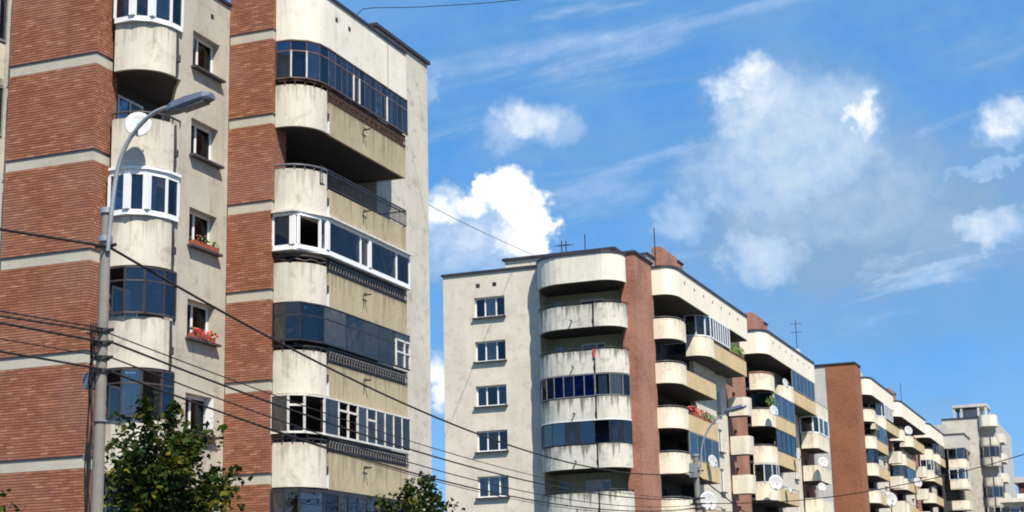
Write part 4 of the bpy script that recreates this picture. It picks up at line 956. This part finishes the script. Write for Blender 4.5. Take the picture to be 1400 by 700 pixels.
# ================================================================== street lamps on poles
def lamp_post(px, py, ztop, r0, r1, arm, head, label, clutter):
    t = thing('street_lamp', (px, py, 0), label, 'street lamp', 'street lamps along the pavement')
    n = 12; MB().tube([(px, py, -.1), (px, py, ztop*.35), (px, py, ztop*.7), (px, py, ztop)], [r0, r0*.93, r0*.82, r1], 16).build('pole', M['pole'], t)
    for z in (ztop-.02, ztop-.55): MB().tube([(px, py, z-.05), (px, py, z+.05)], r1+.035, 14).build('pole_clamp', M['steel'], t)
    MB().tube(arm, .042, 8).build('lamp_arm', M['steel'], t)
    a, b = Vector(head[0]), Vector(head[1]); d = (b-a).normalized(); s = Vector((0, 1, 0)); s = (s-d*s.dot(d)).normalized(); u = s.cross(d); u = u if u.z > 0 else -u
    secs = [(0, .10, .07), (.12, .15, .10), (.45, .17, .11), (.85, .16, .085), (1, .10, .04)]; L = (b-a).length; vs = []; fs = []
    for q, w_, h_ in secs:
        c = a+d*L*q
        vs += [c-s*w_-u*.03, c-s*w_*.75+u*h_, c+s*w_*.75+u*h_, c+s*w_-u*.03, c+s*w_*.8-u*.075, c-s*w_*.8-u*.075]
    for i in range(len(secs)-1):
        for j in range(6): fs.append((i*6+j, i*6+(j+1) % 6, i*6+6+(j+1) % 6, i*6+6+j))
    fs += [tuple(range(6)), tuple(range(24, 30))]
    hd = MB().add(vs, fs).build('lamp_head', M['lamp'], t)
    lv_ = []
    for q in (.3, .85):
        for sg in (-1, 1): lv_.append(a+d*L*q+s*sg*.12-u*.078)
    lv_ = [lv_[0], lv_[1], lv_[3], lv_[2]]
    MB().add(lv_+[v-u*.03 for v in lv_], [(0, 1, 2, 3), (7, 6, 5, 4), (0, 4, 5, 1), (1, 5, 6, 2), (2, 6, 7, 3), (3, 7, 4, 0)]).build('lens', M['lens'], hd)
    if clutter:
        for (dx, z0_, z1_, w_) in ((-.20, 6.0, 6.28, .17),): MB().box(px+dx-w_/2, px+dx+w_/2, py-.14, py+.1, z0_, z1_).build('junction_box', M['lamp'], t)
        for dx, z0_, w_ in ((-.17, 4.92, .08), (-.2, 4.72, .09)): MB().box(px+dx-w_/2, px+dx+w_/2, py-.12, py, z0_, z0_+.11).build('cable_clip', M['greyframe'], t)
        r_ = random.Random(4)
        for q in range(5):
            y_ = py-.15-.015*q; x0 = px-.15+.03*q
            pts = [(x0+r_.uniform(-.03, .04)+.02*math.sin(z*2.1+q), y_, z) for z in [3.2+.33*k_ for k_ in range(13)]]
            MB().tube(pts, .014, 5).build('pole_wire', M['cable'], t)
        for z in (8.62, 7.05, 6.82, 6.55, 6.32):
            mb = MB(); mb.tube([(px, py, z-.035), (px, py, z+.035)], r1+.05, 12); mb.tube([(px-.2, py-.02, z), (px+.24, py-.02, z)], .035, 6); mb.build('insulator_bracket', M['iron'], t)
        MB().tube([(px+.1, py-.12, 5.4), (px+.1, py-.12, 5.46)], r1+.03, 10)
        mb = MB(); mb.tube([(px, py, 5.40), (px, py, 5.43)], .137, 14); mb.build('pole_band', M['greyframe'], t)
    else:
        for z in (8.6, 7.35, 7.1, 6.9):
            mb = MB(); mb.tube([(px, py, z-.04), (px, py, z+.04)], r1+.05, 12); mb.tube([(px-.35, py, z), (px+.35, py, z)], .04, 6); mb.build('insulator_bracket', M['iron'], t)
        MB().box(px-.25, px+.1, py-.3, py-.13, 8.3, 8.95).build('junction_box', M['steel'], t)
    return t
def smooth_pts(P, n=5):
    out = []
    P = [Vector(p) for p in P]
    for i in range(len(P)-1):
        p0, p1, p2, p3 = P[max(i-1, 0)], P[i], P[i+1], P[min(i+2, len(P)-1)]
        for k_ in range(n):
            t = k_/n; out.append(.5*((2*p1)+(-p0+p2)*t+(2*p0-5*p1+4*p2-p3)*t*t+(-p0+3*p1-3*p2+p3)*t**3))
    return out+[P[-1]]
lamp_post(-17.47, 24.5, 9.3, .122, .09, smooth_pts([(-17.36, 24.42, 8.5), (-17.33, 24.44, 9.11), (-17.26, 24.47, 9.93), (-17.1, 24.5, 10.47), (-16.82, 24.5, 10.82), (-16.48, 24.5, 11.04), (-16.05, 24.5, 11.12)]),
          ((-16.18, 24.5, 11.03), (-15.27, 24.5, 11.20)), 'nearest street lamp on a concrete pole with cables in front of the brick wall', True)
lamp_post(-19.85, 73.9, 9.35, .16, .13, smooth_pts([(-19.63, 73.8, 8.4), (-19.51, 73.85, 9.72), (-19.2, 73.9, 10.45), (-18.76, 73.9, 10.92), (-18.22, 73.9, 11.25)]),
          ((-18.35, 73.9, 11.24), (-17.35, 73.9, 11.46)), 'far street lamp with a curved white arm before the middle block', False)

# ================================================================== cables
def cable(pts, r, label, group='overhead cables'):
    o = MB().tube(pts, r*.86, 6, False).build('overhead_cable', M['cable']); tag(o, label, 'cable', group)
A0, A1 = Vector((-17.4, 24.5, 0)), Vector((-19.9, 73.9, 0))
def span(tz, n=24, t1=1.0):
    """height curve through surveyed points (t along the pole line, z)"""
    pts = []
    for i in range(n+1):
        t = tz[0][0]+(tz[-1][0]-tz[0][0])*i/n
        j = max(k_ for k_ in range(len(tz)-1) if tz[k_][0] <= t+1e-9)
        pts.append((t, i))
    P = smooth_pts([(t*100, 0, z) for t, z in tz], 6)
    return [(A0+(A1-A0)*(p.x/100)).to_tuple()[:2]+(p.z,) for p in P]
def sag(c2, z0, z1): return [(t/12, z0+(z1-z0)*t/12-c2*(t/12)*(1-t/12)) for t in range(13)]
cable(span(sag(5.6, 8.6, 8.55)), .029, 'thick cable from the near lamp pole to the far one, topmost of its span')
cable(span(sag(2.92, 7.02, 7.33)), .014, 'thin upper cable of the lower bundle between the two lamp poles')
cable(span(sag(3.5, 6.88, 7.33)), .025, 'thick cable just under the thin upper one between the lamp poles')
cable(span(sag(3.8, 6.60, 7.05)), .017, 'thin third cable of the lower bundle between the lamp poles')
cable(span(sag(3.95, 6.34, 6.93)), .024, 'lowest cable between the two lamp poles')
cable(span(sag(4.25, 6.36, 6.90)), .012, 'hair-thin cable hugging the lowest one between the lamp poles')
Am = Vector((-15.0, -22.5, 0))
def back(z0, sl, c, r, label):
    pts = []
    for i in range(15):
        t = i/14*.9; p = A0+(Am-A0)*t; pts.append((p.x, p.y, z0-sl*t*1.0+c*t*t))
    cable(pts, r, label, 'cables left of the near pole')
back(8.6, 6.2, 5.9, .029, 'thick twisted cable across the upper brick wall, left of the near pole')
back(7.08, 3.6, 3.5, .016, 'thin uppermost of the middle cables over the brick wall')
back(7.02, 3.9, 3.6, .022, 'second of the middle cables over the brick wall')
back(6.83, 2.7, 3.0, .026, 'thick third of the middle cables over the brick wall')
back(6.57, 2.7, 3.0, .012, 'hair-thin cable crossing the brick just above the pale band')
back(6.34, 2.3, 2.8, .024, 'lowest thick cable left of the pole, crossing the pale band')
mb = smooth_pts([(-17.75, 24.4, 7.02), (-17.6, 24.36, 6.95), (-17.55, 24.36, 6.83), (-17.52, 24.36, 6.6)]); cable(mb, .018, 'short drooping cable loop tied at the near pole', 'cables left of the near pole')
# beyond the far pole, and across the street
cable(smooth_pts([(-19.9, 73.9, 8.5), (-20.5, 85, 7.5), (-21, 95, 6.9), (-21.6, 108, 6.8)]), .035, 'cable running on beyond the far lamp pole')
cable(smooth_pts([(-19.9, 73.9, 7.1), (-15.25, 73.9, 7.02), (-10.68, 73.9, 7.46), (-5.34, 73.9, 8.5), (2.5, 73.9, 10.9)]), .026, 'cable crossing the street from the far pole up to the right')
cable(smooth_pts([(-19.9, 73.9, 6.85), (-13, 73.9, 6.1), (-7, 73.9, 6.08), (2.5, 73.9, 6.9)]), .018, 'lower thin cable crossing the street at the frame bottom')
cable(smooth_pts([(-26, 53.5, 18.6), (-33, 73.66, 22.72), (-34.3, 84, 23.7), (-35.43, 94.9, 24.75)]), .018, 'thin wire between the roofs of the nearest and middle blocks', 'roof wires')
cable(smooth_pts([(-26.0, 50, 22.6), (-25.13, 50, 23.41), (-24.69, 50, 23.53), (-23.1, 50, 23.30), (-21.97, 50, 23.17), (-18.66, 50, 22.87), (-8, 50, 22.3), (6, 50, 22.6)]), .016, 'thin dark wire leading from the nearest roof across the street', 'roof wires')

# ================================================================== trees
def tree(x, y, H, crown_r, zc, label, mat, nleaf, seed, ls=.075, shoots=()):
    t = thing('street_tree', (x, y, 0), label, 'tree', 'young trees along the pavement')
    r_ = random.Random(seed)
    tr = MB(); tr.tube(smooth_pts([(x, y, -.1), (x+.05, y, H*.3), (x-.05, y+.05, H*.6), (x, y, H*.88)]), [.11*(1-.85*i/15) for i in range(16)], 8)
    tips = []
    for k_ in range(46):
        a = r_.uniform(0, 2*math.pi); q = r_.random(); zb = zc-.35*(H-zc)+q*(H-zc)*.9
        f = max(0, 1-max(0, (zb-zc)/(H-zc)))
        rr = crown_r*(.25+.75*f**.7)*r_.uniform(.5, 1.08)
        e = Vector((x+rr*math.cos(a), y+rr*math.sin(a), zb+r_.uniform(.2, .7)))
        s0 = Vector((x, y, zb-r_.uniform(.2, .8)))
        mid = (s0+e)/2+Vector((0, 0, -.06)); tr.tube([s0, mid, e], [.025, .015, .006], 5, False)
        tips += [(s0, mid, e, .2)]
    for (dx, dy, z1) in shoots:
        s0 = Vector((x+dx*.4, y+dy*.4, z1-1.3)); e = Vector((x+dx, y+dy, z1)); mid = (s0+e)/2
        tr.tube([s0, mid, e], [.02, .012, .005], 5, False); tips += [(s0, mid, e, .10)]*2
    tr.build('trunk', M['bark'], t)
    mb = MB()
    for k_ in range(nleaf):
        s0, mid, e, sp = tips[k_ % len(tips)]
        q = r_.random()**.6; p = s0.lerp(mid, q*2) if q < .5 else mid.lerp(e, q*2-1)
        p = p+Vector((r_.gauss(0, sp), r_.gauss(0, sp), r_.gauss(0, sp*.8)))
        d1 = Vector((r_.gauss(0, 1), r_.gauss(0, 1), r_.gauss(-.35, .6))).normalized(); nrm = Vector((r_.gauss(0, .7), r_.gauss(0, .7), 1)).normalized()
        d2 = d1.cross(nrm).normalized(); s = ls*r_.choice((.55, .8, 1, 1.1, 1.5)); dr = nrm*s*.22
        vs = [p-d1*s, p-d1*s*.35+d2*s*.85-dr, p+d1*s*.25+d2*s*.5, p+d1*s*1.05-dr, p+d1*s*.25-d2*s*.5, p-d1*s*.35-d2*s*.85-dr]
        mb.add(vs, [(0, 1, 2, 3), (0, 3, 4, 5)])
    mb.build('crown', M[mat], t)
tree(-19.5, 29.7, 6.3, 1.42, 4.4, 'leafy young tree with yellowing leaves right of the near lamp pole', 'leaf', 7000, 11, .066,
     ((-.15, -.6, 6.55), (.1, .1, 6.45), (.2, 1.6, 5.2), (.1, 2.2, 4.9), (.1, 1.0, 5.7), (0, -1.2, 5.3)))
tree(-19.5, 41.7, 5.4, 1.5, 4.1, 'dark young tree at the bottom edge before the gap between blocks', 'leaf2', 3000, 12, .08,
     ((.1, 1.0, 5.95), (0, .3, 5.8), (.1, 1.9, 5.5), (.1, -.2, 5.6), (0, -1.4, 5.2), (.1, 1.5, 5.9)))
tree(-19.5, 23.7, 4.1, .9, 2.9, 'small tree top in the bottom left corner before the brick wall', 'leaf', 1300, 13, .07, ((0, .6, 4.25),))
print('objects', len(bpy.data.objects))
